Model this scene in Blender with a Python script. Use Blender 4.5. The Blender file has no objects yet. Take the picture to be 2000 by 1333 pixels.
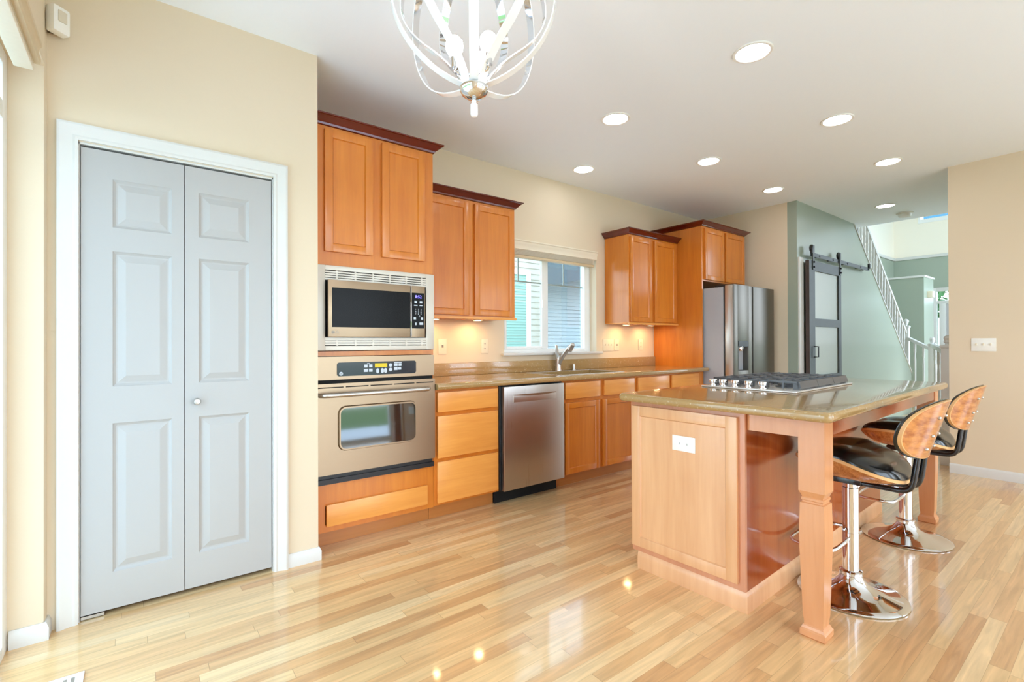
import bpy, bmesh, math, random
from mathutils import Vector, Matrix

R = math.radians
SC = bpy.context.scene
COL = SC.collection
random.seed(7)

# ------------------------------------------------------------------ camera
CAM_H = 1.18
YAW, PITCH, ROLL = R(52.36), R(0.245), R(-0.2)
cam_data = bpy.data.cameras.new('camera')
cam = bpy.data.objects.new('camera', cam_data)
COL.objects.link(cam)
fwd = Vector((math.cos(YAW), math.sin(YAW), 0))
rgt = Vector((math.sin(YAW), -math.cos(YAW), 0))
upv = Vector((0, 0, 1))
f2 = fwd * math.cos(PITCH) + upv * math.sin(PITCH)
u2 = upv * math.cos(PITCH) - fwd * math.sin(PITCH)
r3 = rgt * math.cos(ROLL) + u2 * math.sin(ROLL)
u3 = u2 * math.cos(ROLL) - rgt * math.sin(ROLL)
mw = Matrix((r3, u3, -f2)).transposed().to_4x4()
mw.translation = Vector((0, 0, CAM_H))
cam.matrix_world = mw
cam_data.sensor_width = 36.0
cam_data.lens = 944.4 / 2000 * 36.0
cam_data.clip_start = 0.02
cam_data.clip_end = 300
SC.camera = cam

# ------------------------------------------------------------------ view, world, light
SC.view_settings.view_transform = 'Standard'
SC.view_settings.look = 'None'
SC.view_settings.gamma = 1.0
SC.view_settings.use_curve_mapping = False
SC.view_settings.exposure = 0.57
cy = SC.cycles
cy.use_denoising = True
cy.max_bounces = 10
cy.diffuse_bounces = 6
cy.glossy_bounces = 5
cy.transmission_bounces = 6
cy.transparent_max_bounces = 12
cy.caustics_reflective = False
cy.caustics_refractive = False
cy.sample_clamp_indirect = 6.0
cy.blur_glossy = 0.5

SKY = 5.0            # daylight strength
CAN_E = 17.0         # recessed lamps
wd = bpy.data.worlds.new('sky')
SC.world = wd
wd.use_nodes = True
nt = wd.node_tree
nt.nodes.clear()
wo = nt.nodes.new('ShaderNodeOutputWorld')
bg = nt.nodes.new('ShaderNodeBackground')
tc = nt.nodes.new('ShaderNodeTexCoord')
sx = nt.nodes.new('ShaderNodeSeparateXYZ')
cr = nt.nodes.new('ShaderNodeValToRGB')
cr.color_ramp.elements[0].position = 0.0
cr.color_ramp.elements[0].color = (0.80, 0.90, 1.0, 1)
cr.color_ramp.elements[1].position = 0.6
cr.color_ramp.elements[1].color = (0.60, 0.79, 1.0, 1)
nt.links.new(tc.outputs['Generated'], sx.inputs[0])
nt.links.new(sx.outputs['Z'], cr.inputs[0])
nt.links.new(cr.outputs[0], bg.inputs[0])
bg.inputs[1].default_value = SKY
nt.links.new(bg.outputs[0], wo.inputs[0])

def portal(name, loc, rot, sx_, sy_):
    l = bpy.data.lights.new(name, 'AREA')
    l.shape = 'RECTANGLE'; l.size = sx_; l.size_y = sy_
    l.cycles.is_portal = True
    o = bpy.data.objects.new(name, l)
    o.location = loc; o.rotation_euler = rot
    COL.objects.link(o)
# an area light looks along its local -Z
portal('daylight_patio_door', (-0.47, 1.45, 1.18), (0, R(-90), 0), 2.30, 2.44)
portal('daylight_rear_window', (2.0, -3.26, 1.23), (R(90), 0, 0), 3.7, 2.4)
portal('daylight_rear_added', (4.95, -3.26, 1.3), (R(90), 0, 0), 1.1, 2.2)
portal('daylight_side_added', (5.94, -2.15, 1.25), (0, R(90), 0), 2.3, 1.3)
portal('daylight_kitchen_window', (3.18, 3.66, 1.6), (R(-90), 0, 0), 1.2, 1.05)
portal('daylight_foyer_added', (10.6, -0.34, 2.0), (R(90), 0, 0), 3.6, 3.4)

# ------------------------------------------------------------------ node materials
MATS = {}
def nodes_mat(name):
    m = bpy.data.materials.new(name)
    m.use_nodes = True
    t = m.node_tree
    b = t.nodes['Principled BSDF']
    return m, t, b
def N(t, typ, **kw):
    n = t.nodes.new(typ)
    for k, v in kw.items():
        if k.startswith('i_'):
            n.inputs[k[2:].replace('_', ' ')].default_value = v
        else:
            setattr(n, k, v)
    return n
def L(t, a, b): t.links.new(a, b)
def lin(c):  # sRGB 0..255 -> linear
    o = []
    for v in c:
        v /= 255.0
        o.append(v / 12.92 if v <= 0.04045 else ((v + 0.055) / 1.055) ** 2.4)
    return tuple(o) + (1.0,)

def plain(name, rgb, rough=0.5, metal=0.0, bump=0.0, bscale=60.0, vary=0.03, coat=0.0, spec=0.5):
    m, t, b = nodes_mat(name)
    c = lin(rgb)
    tcn = N(t, 'ShaderNodeTexCoord')
    nz = N(t, 'ShaderNodeTexNoise'); nz.inputs['Scale'].default_value = bscale; nz.inputs['Detail'].default_value = 3
    L(t, tcn.outputs['Object'], nz.inputs['Vector'])
    mx = N(t, 'ShaderNodeMix', data_type='RGBA')
    mx.inputs['A'].default_value = tuple(max(0, v * (1 - vary)) for v in c[:3]) + (1,)
    mx.inputs['B'].default_value = tuple(min(1, v * (1 + vary)) for v in c[:3]) + (1,)
    L(t, nz.outputs['Fac'], mx.inputs['Factor'])
    L(t, mx.outputs['Result'], b.inputs['Base Color'])
    b.inputs['Roughness'].default_value = rough
    b.inputs['Metallic'].default_value = metal
    b.inputs['Specular IOR Level'].default_value = spec
    if coat:
        b.inputs['Coat Weight'].default_value = coat
        b.inputs['Coat Roughness'].default_value = 0.06
    if bump:
        bp = N(t, 'ShaderNodeBump'); bp.inputs['Strength'].default_value = bump; bp.inputs['Distance'].default_value = 0.002
        L(t, nz.outputs['Fac'], bp.inputs['Height']); L(t, bp.outputs['Normal'], b.inputs['Normal'])
    MATS[name] = m
    return m

def wood(name, c1, c2, axis='Z', scale=1.0, rough=0.3, coat=0.25, contrast=1.0, warp=0.6, blot=0.5, along=1.2):
    m, t, b = nodes_mat(name)
    tcn = N(t, 'ShaderNodeTexCoord')
    mp = N(t, 'ShaderNodeMapping')
    s = {'X': (along, 16, 16), 'Y': (16, along, 16), 'Z': (16, 16, along)}[axis]
    mp.inputs['Scale'].default_value = tuple(v * scale for v in s)
    L(t, tcn.outputs['Object'], mp.inputs['Vector'])
    n1 = N(t, 'ShaderNodeTexNoise'); n1.inputs['Scale'].default_value = 1.0; n1.inputs['Detail'].default_value = 5; n1.inputs['Distortion'].default_value = warp
    n2 = N(t, 'ShaderNodeTexNoise'); n2.inputs['Scale'].default_value = 5.0; n2.inputs['Detail'].default_value = 2
    L(t, mp.outputs[0], n1.inputs['Vector']); L(t, mp.outputs[0], n2.inputs['Vector'])
    n3 = N(t, 'ShaderNodeTexNoise'); n3.inputs['Scale'].default_value = 3.2; n3.inputs['Detail'].default_value = 2
    L(t, tcn.outputs['Object'], n3.inputs['Vector'])
    a1 = N(t, 'ShaderNodeMath', operation='MULTIPLY_ADD'); a1.inputs[1].default_value = 0.35
    L(t, n2.outputs['Fac'], a1.inputs[0]); L(t, n1.outputs['Fac'], a1.inputs[2])
    a2 = N(t, 'ShaderNodeMath', operation='MULTIPLY_ADD'); a2.inputs[1].default_value = blot
    L(t, n3.outputs['Fac'], a2.inputs[0]); L(t, a1.outputs[0], a2.inputs[2])
    rp = N(t, 'ShaderNodeMapRange'); mid = 0.67 + blot * .5; rp.inputs['From Min'].default_value = mid - 0.32 / contrast; rp.inputs['From Max'].default_value = mid + 0.32 / contrast
    L(t, a2.outputs[0], rp.inputs['Value'])
    mx = N(t, 'ShaderNodeMix', data_type='RGBA')
    mx.inputs['A'].default_value = lin(c1); mx.inputs['B'].default_value = lin(c2)
    L(t, rp.outputs[0], mx.inputs['Factor'])
    L(t, mx.outputs['Result'], b.inputs['Base Color'])
    b.inputs['Roughness'].default_value = rough
    b.inputs['Coat Weight'].default_value = coat
    b.inputs['Coat Roughness'].default_value = 0.12
    MATS[name] = m
    return m

def emit(name, rgb, strength):
    m, t, b = nodes_mat(name)
    b.inputs['Base Color'].default_value = lin(rgb)
    b.inputs['Emission Color'].default_value = lin(rgb)
    b.inputs['Emission Strength'].default_value = strength
    MATS[name] = m
    return m

def pane(name, tint=(235, 240, 240), refl=0.08):
    m, t, b = nodes_mat(name)
    t.nodes.remove(b)
    out = t.nodes['Material Output']
    tr = N(t, 'ShaderNodeBsdfTransparent'); tr.inputs[0].default_value = lin(tint)
    gl = N(t, 'ShaderNodeBsdfGlossy'); gl.inputs['Roughness'].default_value = 0.02
    fr = N(t, 'ShaderNodeLayerWeight'); fr.inputs[0].default_value = 0.35
    mu = N(t, 'ShaderNodeMath', operation='MULTIPLY_ADD'); mu.inputs[1].default_value = 0.2; mu.inputs[2].default_value = refl * 0.15
    L(t, fr.outputs['Fresnel'], mu.inputs[0])
    ms = N(t, 'ShaderNodeMixShader')
    L(t, mu.outputs[0], ms.inputs[0]); L(t, tr.outputs[0], ms.inputs[1]); L(t, gl.outputs[0], ms.inputs[2])
    L(t, ms.outputs[0], out.inputs['Surface'])
    MATS[name] = m
    return m

def floor_mat():
    m, t, b = nodes_mat('oak_strip_floor')
    W, LN = 0.057, 0.95
    ge = N(t, 'ShaderNodeNewGeometry')
    sp = N(t, 'ShaderNodeSeparateXYZ'); L(t, ge.outputs['Position'], sp.inputs[0])
    def M(op, a=None, bb=None, cc=None):
        n = N(t, 'ShaderNodeMath', operation=op)
        for i, v in enumerate((a, bb, cc)):
            if v is None: continue
            if isinstance(v, (int, float)): n.inputs[i].default_value = v
            else: L(t, v, n.inputs[i])
        return n.outputs[0]
    yy = M('DIVIDE', sp.outputs['Y'], W)
    row = M('FLOOR', yy)
    wn = N(t, 'ShaderNodeTexWhiteNoise', noise_dimensions='1D'); L(t, row, wn.inputs['W'])
    wn2 = N(t, 'ShaderNodeTexWhiteNoise', noise_dimensions='1D'); L(t, M('ADD', row, 31.7), wn2.inputs['W'])
    ln = M('MULTIPLY_ADD', wn2.outputs['Value'], 0.55, LN * 0.6)
    xx = M('DIVIDE', M('MULTIPLY_ADD', wn.outputs['Value'], 3.0, sp.outputs['X']), ln)
    col = M('FLOOR', xx)
    cb = N(t, 'ShaderNodeCombineXYZ'); L(t, row, cb.inputs[0]); L(t, col, cb.inputs[1])
    idn = N(t, 'ShaderNodeTexWhiteNoise', noise_dimensions='3D'); L(t, cb.outputs[0], idn.inputs['Vector'])
    ramp = N(t, 'ShaderNodeValToRGB')
    e = ramp.color_ramp.elements
    e[0].position = 0.0; e[0].color = lin((208, 158, 108))
    e[1].position = 1.0; e[1].color = lin((240, 208, 160))
    for p, c in ((0.14, (219, 172, 120)), (0.35, (225, 182, 130)), (0.6, (230, 190, 136)), (0.82, (236, 200, 148))):
        k = e.new(p); k.color = lin(c)
    L(t, idn.outputs['Value'], ramp.inputs[0])
    # grain, stretched along the boards and shifted from board to board
    sh = N(t, 'ShaderNodeVectorMath', operation='SCALE'); sh.inputs['Scale'].default_value = 7.0
    L(t, idn.outputs['Color'], sh.inputs[0])
    ad = N(t, 'ShaderNodeVectorMath', operation='ADD'); L(t, ge.outputs['Position'], ad.inputs[0]); L(t, sh.outputs[0], ad.inputs[1])
    mp = N(t, 'ShaderNodeMapping'); mp.inputs['Scale'].default_value = (1.6, 22, 1); L(t, ad.outputs[0], mp.inputs['Vector'])
    n1 = N(t, 'ShaderNodeTexNoise'); n1.inputs['Scale'].default_value = 1.7; n1.inputs['Detail'].default_value = 6; n1.inputs['Distortion'].default_value = 1.2
    L(t, mp.outputs[0], n1.inputs['Vector'])
    g = N(t, 'ShaderNodeMapRange'); g.inputs['From Min'].default_value = 0.3; g.inputs['From Max'].default_value = 0.72
    g.inputs['To Min'].default_value = 0.80; g.inputs['To Max'].default_value = 1.12
    L(t, n1.outputs['Fac'], g.inputs['Value'])
    mul = N(t, 'ShaderNodeVectorMath', operation='SCALE'); L(t, ramp.outputs[0], mul.inputs[0]); L(t, g.outputs[0], mul.inputs['Scale'])
    # seams
    fy = M('FRACT', yy); fx = M('FRACT', xx)
    ey = M('MINIMUM', fy, M('SUBTRACT', 1.0, fy))
    ex = M('MULTIPLY', M('MINIMUM', fx, M('SUBTRACT', 1.0, fx)), ln)
    sy_ = M('LESS_THAN', M('MULTIPLY', ey, W), 0.0006)
    sx_ = M('LESS_THAN', ex, 0.0009)
    seam = M('MAXIMUM', M('MULTIPLY', sy_, 0.38), M('MULTIPLY', sx_, 0.5))
    mx = N(t, 'ShaderNodeMix', data_type='RGBA')
    L(t, seam, mx.inputs['Factor']); L(t, mul.outputs[0], mx.inputs['A']); mx.inputs['B'].default_value = lin((110, 70, 40))
    L(t, mx.outputs['Result'], b.inputs['Base Color'])
    # gloss with a little unevenness between boards
    wv = N(t, 'ShaderNodeTexNoise'); wv.inputs['Scale'].default_value = 5.0; wv.inputs['Detail'].default_value = 1
    L(t, ad.outputs[0], wv.inputs['Vector'])
    bp = N(t, 'ShaderNodeBump'); bp.inputs['Strength'].default_value = 0.06; bp.inputs['Distance'].default_value = 0.01
    L(t, wv.outputs['Fac'], bp.inputs['Height'])
    L(t, bp.outputs['Normal'], b.inputs['Normal']); L(t, bp.outputs['Normal'], b.inputs['Coat Normal'])
    b.inputs['Roughness'].default_value = 0.28
    b.inputs['Coat Weight'].default_value = 0.8
    b.inputs['Coat Roughness'].default_value = 0.07
    MATS['oak_strip_floor'] = m
    return m

def stone(name, c1, c2, c3, rough=0.12):
    m, t, b = nodes_mat(name)
    tcn = N(t, 'ShaderNodeTexCoord')
    v = N(t, 'ShaderNodeTexVoronoi'); v.inputs['Scale'].default_value = 170
    n = N(t, 'ShaderNodeTexNoise'); n.inputs['Scale'].default_value = 70; n.inputs['Detail'].default_value = 5
    n2 = N(t, 'ShaderNodeTexNoise'); n2.inputs['Scale'].default_value = 9; n2.inputs['Detail'].default_value = 2
    for q in (v, n, n2): L(t, tcn.outputs['Object'], q.inputs['Vector'])
    sp = N(t, 'ShaderNodeSeparateColor'); L(t, v.outputs['Color'], sp.inputs[0])
    rp = N(t, 'ShaderNodeValToRGB')
    e = rp.color_ramp.elements
    e[0].position = 0.05; e[0].color = lin(c2); e[1].position = 0.95; e[1].color = lin(c3)
    k = e.new(0.35); k.color = lin(c1); k = e.new(0.7); k.color = lin(c1)
    mxv = N(t, 'ShaderNodeMath', operation='MULTIPLY_ADD'); mxv.inputs[1].default_value = 0.75
    L(t, n.outputs['Fac'], mxv.inputs[0])
    ml = N(t, 'ShaderNodeMath', operation='MULTIPLY'); ml.inputs[1].default_value = 0.32; L(t, sp.outputs[0], ml.inputs[0])
    L(t, ml.outputs[0], mxv.inputs[2])
    L(t, mxv.outputs[0], rp.inputs[0]); L(t, rp.outputs[0], b.inputs['Base Color'])
    b.inputs['Roughness'].default_value = rough
    b.inputs['Coat Weight'].default_value = 0.5; b.inputs['Coat Roughness'].default_value = 0.03
    MATS[name] = m
    return m

def brushed(name, rgb, rough=0.28, axis='X', metal=1.0):
    m, t, b = nodes_mat(name)
    tcn = N(t, 'ShaderNodeTexCoord'); mp = N(t, 'ShaderNodeMapping')
    mp.inputs['Scale'].default_value = {'X': (2, 300, 300), 'Z': (300, 300, 2)}[axis]
    L(t, tcn.outputs['Object'], mp.inputs['Vector'])
    n = N(t, 'ShaderNodeTexNoise'); n.inputs['Scale'].default_value = 1.0; n.inputs['Detail'].default_value = 2
    L(t, mp.outputs[0], n.inputs['Vector'])
    r = N(t, 'ShaderNodeMapRange'); r.inputs['To Min'].default_value = rough - 0.06; r.inputs['To Max'].default_value = rough + 0.06
    L(t, n.outputs['Fac'], r.inputs['Value']); L(t, r.outputs[0], b.inputs['Roughness'])
    c = lin(rgb)
    mx = N(t, 'ShaderNodeMix', data_type='RGBA')
    mx.inputs['A'].default_value = tuple(v * 0.94 for v in c[:3]) + (1,); mx.inputs['B'].default_value = c
    L(t, n.outputs['Fac'], mx.inputs['Factor']); L(t, mx.outputs['Result'], b.inputs['Base Color'])
    b.inputs['Metallic'].default_value = metal
    MATS[name] = m
    return m

def siding_mat(name, rgb, lap):
    # lap siding colour only; the laps themselves are modelled
    return plain(name, rgb, 0.6, bump=0.1, bscale=30)

plain('wall_cream', (224, 207, 181), 0.75, bump=0.05, bscale=180, vary=0.012)
plain('wall_white_cream', (246, 238, 222), 0.75, bump=0.05, bscale=180, vary=0.012)
plain('ceiling_paint', (244, 250, 255), 0.85, bump=0.06, bscale=120, vary=0.01)
plain('sage_paint', (158, 168, 152), 0.35, bump=0.04, bscale=150, vary=0.012)
plain('sage_shaded_copy', (158, 164, 140), 0.5, bump=0.04, bscale=150, vary=0.012)  # sage wall colour with shade painted in, not assigned anywhere
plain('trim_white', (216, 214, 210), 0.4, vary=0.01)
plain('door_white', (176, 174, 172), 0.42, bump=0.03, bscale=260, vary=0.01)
floor_mat()
wood('maple', (194, 106, 30), (218, 134, 46), 'Z')
wood('maple_flat', (222, 142, 62), (243, 170, 86), 'X')
wood('maple_toe', (176, 112, 56), (196, 130, 68), 'X')
wood('island_maple_daylit', (204, 138, 90), (220, 156, 108), 'Z', rough=0.25)  # same stain as the cabinets, daylight put into a paler colour
wood('island_panel_daylit', (214, 158, 112), (230, 178, 132), 'Z', rough=0.25)  # paler still, daylit tone of the same maple
wood('island_cherry_shaded', (148, 66, 26), (174, 86, 38), 'Z', rough=0.16, coat=0.6)  # reddish wood, darkened further for shade under the counter overhang
wood('island_frame_daylit', (196, 130, 96), (212, 150, 112), 'Z', rough=0.25)  # pinker daylit tone of the same maple
wood('mahogany', (78, 18, 12), (106, 30, 18), 'X', rough=0.2, coat=0.5)
wood('walnut_veneer', (150, 86, 38), (214, 144, 80), 'Z', scale=2.4, rough=0.22, coat=0.5, contrast=1.8, warp=0.1, blot=.1, along=.5)
wood('walnut_back', (160, 86, 32), (218, 144, 74), 'X', scale=2.0, rough=0.22, coat=0.5, contrast=1.7, warp=0.1, blot=.1, along=.35)
plain('ply_edge', (226, 176, 118), 0.4)
wood('espresso', (42, 30, 26), (66, 46, 38), 'Z', rough=0.4)
plain('barn_black', (62, 68, 70), 0.5, vary=0.15, bscale=25)
stone('quartz', (170, 137, 89), (90, 66, 38), (246, 234, 202))
brushed('steel', (158, 137, 113), 0.34, 'X')
brushed('steel_vertical', (190, 186, 182), 0.30, 'Z')
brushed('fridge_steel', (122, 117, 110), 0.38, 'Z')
plain('tray_steel', (222, 222, 222), 0.25, metal=0.6, vary=0.01)
plain('fridge_case', (172, 175, 182), 0.45, vary=0.02)
plain('trim_kit', (204, 196, 184), 0.35, metal=0.2, vary=0.01)
plain('black_gloss', (9, 9, 9), 0.22, spec=0.12)
plain('oven_glass', (22, 22, 20), 0.04, coat=1.0, spec=1.0)
plain('control_black', (16, 22, 34), 0.15)
plain('black_plastic', (18, 16, 20), 0.4)
plain('void_black', (8, 7, 7), 0.8)
plain('chrome', (226, 226, 228), 0.05, metal=1.0, vary=0.0)
plain('satin_nickel', (200, 197, 192), 0.32, metal=1.0, vary=0.01)
plain('black_leather', (13, 13, 13), 0.22, bump=0.08, bscale=220, coat=0.25)
plain('black_tube', (20, 20, 24), 0.22, coat=0.3)
plain('cast_iron', (84, 86, 90), 0.32, bump=0.1, bscale=300)
plain('plate_white', (240, 238, 232), 0.3, vary=0.005)
plain('plate_ivory', (232, 220, 196), 0.35, vary=0.005)
plain('slot_dark', (70, 64, 58), 0.5)
plain('button_grey', (196, 204, 214), 0.4)
plain('print_grey', (150, 140, 128), 0.4)
plain('blind_white', (236, 225, 204), 0.5)
plain('blind_tan', (208, 186, 150), 0.5)
plain('vinyl_white', (240, 240, 238), 0.35, vary=0.005)
plain('grille_white', (226, 226, 222), 0.4)
plain('sensor_lens', (214, 204, 184), 0.3)
plain('chandelier_reflect_white', (250, 250, 250), 0.18, metal=0.0, coat=0.6, vary=0.0)  # white stands in for bright windows mirrored in polished chrome
plain('siding_cream', (196, 188, 176), 0.6, vary=0.03)
plain('siding_blue', (182, 186, 190), 0.6, vary=0.03)
plain('soffit_grey', (92, 102, 110), 0.7)
plain('window_teal', (142, 176, 166), 0.15, spec=0.6)
plain('lawn', (104, 132, 70), 0.9, vary=0.3, bscale=3)
plain('bounce_white', (240, 244, 250), 0.8, vary=0.03, bscale=4)  # near-white ground colour, made to reflect daylight indoors
plain('leaf', (92, 132, 82), 0.6, vary=0.4, bscale=8)
plain('bark', (96, 78, 60), 0.9)
plain('outer_wall', (200, 196, 188), 0.8)
pane('clear_glass')
pane('sky_tinted_glass', (120, 150, 164), 0.06)  # blue tint paints in the sky's colour and dims its glare
pane('frosted_glass', (205, 212, 206), 0.06)
m_, t_, b_ = nodes_mat('opal_panel')
b_.inputs['Base Color'].default_value = lin((178, 184, 174)); b_.inputs['Roughness'].default_value = 0.35
MATS['opal_panel'] = m_
emit('can_glow', (244, 247, 255), CAN_E)
emit('puck_glow', (255, 214, 150), 85.0)
emit('bulb_glow', (250, 250, 255), 45.0)
emit('display_violet', (120, 110, 255), 2.2)
emit('display_amber', (176, 156, 20), 0.55)

# ------------------------------------------------------------------ mesh builder
class MB:
    def __init__(self):
        self.bm = bmesh.new(); self.mi = 0; self.M = Matrix.Identity(4)
    def v(self, p): return self.bm.verts.new(self.M @ Vector(p))
    def face(self, vs):
        try:
            f = self.bm.faces.new(vs); f.material_index = self.mi; return f
        except ValueError:
            return None
    def box(self, x0, x1, y0, y1, z0, z1, bev=0.0):
        if x0 > x1: x0, x1 = x1, x0
        if y0 > y1: y0, y1 = y1, y0
        if z0 > z1: z0, z1 = z1, z0
        b = min(bev, (x1 - x0) * .45, (y1 - y0) * .45, (z1 - z0) * .45)
        if b <= 0:
            c = [self.v((x, y, z)) for z in (z0, z1) for y in (y0, y1) for x in (x0, x1)]
            for q in ((0, 2, 3, 1), (4, 5, 7, 6), (0, 1, 5, 4), (2, 6, 7, 3), (0, 4, 6, 2), (1, 3, 7, 5)):
                self.face([c[i] for i in q])
            return
        tmp = bmesh.new()
        c = [tmp.verts.new((x, y, z)) for z in (z0, z1) for y in (y0, y1) for x in (x0, x1)]
        for q in ((0, 2, 3, 1), (4, 5, 7, 6), (0, 1, 5, 4), (2, 6, 7, 3), (0, 4, 6, 2), (1, 3, 7, 5)):
            tmp.faces.new([c[i] for i in q])
        bmesh.ops.bevel(tmp, geom=list(tmp.edges), offset=b, segments=2, affect='EDGES', profile=0.6)
        mp = {}
        for vv in tmp.verts: mp[vv] = self.v(vv.co)
        for ff in tmp.faces: self.face([mp[vv] for vv in ff.verts])
        tmp.free()
    def prism(self, pts, axis, a, b):
        """pts in the plane across axis: X -> (y,z), Y -> (x,z), Z -> (x,y)"""
        def P(p, t):
            return {'X': (t, p[0], p[1]), 'Y': (p[0], t, p[1]), 'Z': (p[0], p[1], t)}[axis]
        A = [self.v(P(p, a)) for p in pts]; B = [self.v(P(p, b)) for p in pts]
        self.face(A); self.face(B[::-1])
        n = len(pts)
        for i in range(n):
            self.face([A[i], B[i], B[(i + 1) % n], A[(i + 1) % n]])
    def ring(self, rings, cap0=True, cap1=True, closed=True):
        V = [[self.v(p) for p in r] for r in rings]
        n = len(rings[0])
        for i in range(len(V) - 1):
            for j in range(n if closed else n - 1):
                self.face([V[i][j], V[i][(j + 1) % n], V[i + 1][(j + 1) % n], V[i + 1][j]])
        if cap0: self.face(V[0][::-1])
        if cap1: self.face(V[-1])
        return V
    def lathe(self, prof, c=(0, 0, 0), axis='Z', seg=32, cap0=True, cap1=True):
        rings = []
        for r, h in prof:
            rr = []
            for k in range(seg):
                a = 2 * math.pi * k / seg
                u, w = r * math.cos(a), r * math.sin(a)
                if axis == 'Z': rr.append((c[0] + u, c[1] + w, c[2] + h))
                elif axis == 'Y': rr.append((c[0] + u, c[1] + h, c[2] + w))
                else: rr.append((c[0] + h, c[1] + u, c[2] + w))
            rings.append(rr)
        self.ring(rings, cap0, cap1)
    def cyl(self, c, r, h, axis='Z', seg=24, bev=0.0):
        if bev: self.lathe([(r - bev, 0), (r, bev), (r, h - bev), (r - bev, h)], c, axis, seg)
        else: self.lathe([(r, 0), (r, h)], c, axis, seg)
    def ball(self, c, r, seg=16, sz=1.0):
        n = seg // 2
        self.lathe([(max(1e-4, r * math.sin(math.pi * i / n)), -r * sz * math.cos(math.pi * i / n)) for i in range(n + 1)], c, 'Z', seg)
    def tube(self, pts, r, seg=10, closed=False, smooth=0):
        P = [Vector(p) for p in pts]
        for _ in range(smooth):
            Q = []
            n = len(P)
            for i in range(n if closed else n - 1):
                a, b = P[i], P[(i + 1) % n]
                Q += [a * .75 + b * .25, a * .25 + b * .75]
            if not closed: Q = [P[0]] + Q[1:-1] + [P[-1]]
            P = Q
        n = len(P); rings = []
        nrm = None
        for i in range(n):
            if closed: t = (P[(i + 1) % n] - P[i - 1]).normalized()
            else: t = (P[min(i + 1, n - 1)] - P[max(i - 1, 0)]).normalized()
            if nrm is None:
                nrm = t.orthogonal().normalized()
            else:
                nrm = (nrm - t * nrm.dot(t)).normalized()
            bn = t.cross(nrm)
            rings.append([P[i] + (nrm * math.cos(2 * math.pi * k / seg) + bn * math.sin(2 * math.pi * k / seg)) * r for k in range(seg)])
        if closed: self.ring(rings + [rings[0]], False, False)
        else: self.ring(rings)
    def sweep(self, path, prof, closed=False):
        """prof: (out, z) pairs swept along the XY path, out = to the right hand of travel"""
        n = len(path); rings = []
        for i in range(n):
            def nn(a, b):
                d = Vector((b[0] - a[0], b[1] - a[1])).normalized(); return Vector((d.y, -d.x))
            if i == 0: m = nn(path[0], path[1]); s = 1
            elif i == n - 1: m = nn(path[-2], path[-1]); s = 1
            else:
                a, b = nn(path[i - 1], path[i]), nn(path[i], path[i + 1])
                m = (a + b).normalized(); s = 1 / max(.2, m.dot(a))
            rings.append([(path[i][0] + m.x * o * s, path[i][1] + m.y * o * s, z) for o, z in prof])
        self.ring(rings)
    def rslab(self, x0, x1, y0, y1, z0, z1, rc=0.03, re=0.014, seg=8):
        """slab with rounded corners and rounded edges"""
        def outline(ins):
            pts = []
            rr = max(rc - ins, 0.001)
            for cx, cy_, a0 in ((x1 - rc, y1 - rc, 0), (x0 + rc, y1 - rc, 90), (x0 + rc, y0 + rc, 180), (x1 - rc, y0 + rc, 270)):
                for k in range(seg + 1):
                    a = R(a0 + 90 * k / seg)
                    pts.append((cx + rr * math.cos(a), cy_ + rr * math.sin(a)))
            return pts
        rings = []
        for k in range(5):
            a = R(90 * k / 4)
            rings.append([(p[0], p[1], z0 + re - re * math.cos(a)) for p in outline(re - re * math.sin(a))])
        for k in range(5):
            a = R(90 * k / 4)
            rings.append([(p[0], p[1], z1 - re + re * math.sin(a)) for p in outline(re - re * math.cos(a))])
        self.ring(rings)
    def rpanel(self, x0, x1, z0, z1, y0, y1, rc=0.02, seg=6):
        """rounded-corner panel in the XZ plane between y0 and y1"""
        pts = []
        for cx, cz, a0 in ((x1 - rc, z1 - rc, 0), (x0 + rc, z1 - rc, 90), (x0 + rc, z0 + rc, 180), (x1 - rc, z0 + rc, 270)):
            for k in range(seg + 1):
                a = R(a0 + 90 * k / seg)
                pts.append((cx + rc * math.cos(a), cz + rc * math.sin(a)))
        self.prism(pts, 'Y', y0, y1)

INFO = {}      # object name -> (base point in build space, frame)
def thing(name, label, cat, loc=(0, 0, 0), F=None, group=None, kind=None):
    o = bpy.data.objects.new(name, None)
    o.empty_display_size = 0.1
    COL.objects.link(o)
    F = F or Matrix.Identity(4)
    o.matrix_world = F @ Matrix.Translation(Vector(loc))
    INFO[o.name] = (Vector(loc), F)
    tag(o, label, cat, group, kind)
    return o
def tag(o, label=None, cat=None, group=None, kind=None):
    if label: o['label'] = label
    if cat: o['category'] = cat
    if group: o['group'] = group
    if kind: o['kind'] = kind
    return o
def finish(mb, name, mats, parent=None, loc=None, F=None, sharp=35):
    """mesh from build-space vertices; a child keeps its root's base point"""
    if isinstance(mats, str): mats = [mats]
    if parent is not None: base, FF = INFO[parent.name]
    else: base, FF = Vector(loc or (0, 0, 0)), (F or Matrix.Identity(4))
    bm = mb.bm
    bmesh.ops.translate(bm, verts=list(bm.verts), vec=-base)
    bmesh.ops.recalc_face_normals(bm, faces=list(bm.faces))
    for f in bm.faces: f.smooth = True
    for e in bm.edges:
        if len(e.link_faces) == 2:
            if e.link_faces[0].normal.angle(e.link_faces[1].normal, 0) > R(sharp): e.smooth = False
        else: e.smooth = False
    me = bpy.data.meshes.new(name)
    bm.to_mesh(me); bm.free()
    for k in mats: me.materials.append(MATS[k])
    o = bpy.data.objects.new(name, me)
    COL.objects.link(o)
    if parent is not None: o.parent = parent
    else: o.matrix_world = FF @ Matrix.Translation(base)
    INFO[o.name] = (base, FF)
    return o
def quick(fn, name, mats, parent=None, loc=None, F=None, sharp=35):
    mb = MB(); fn(mb); return finish(mb, name, mats, parent, loc, F, sharp)
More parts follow.
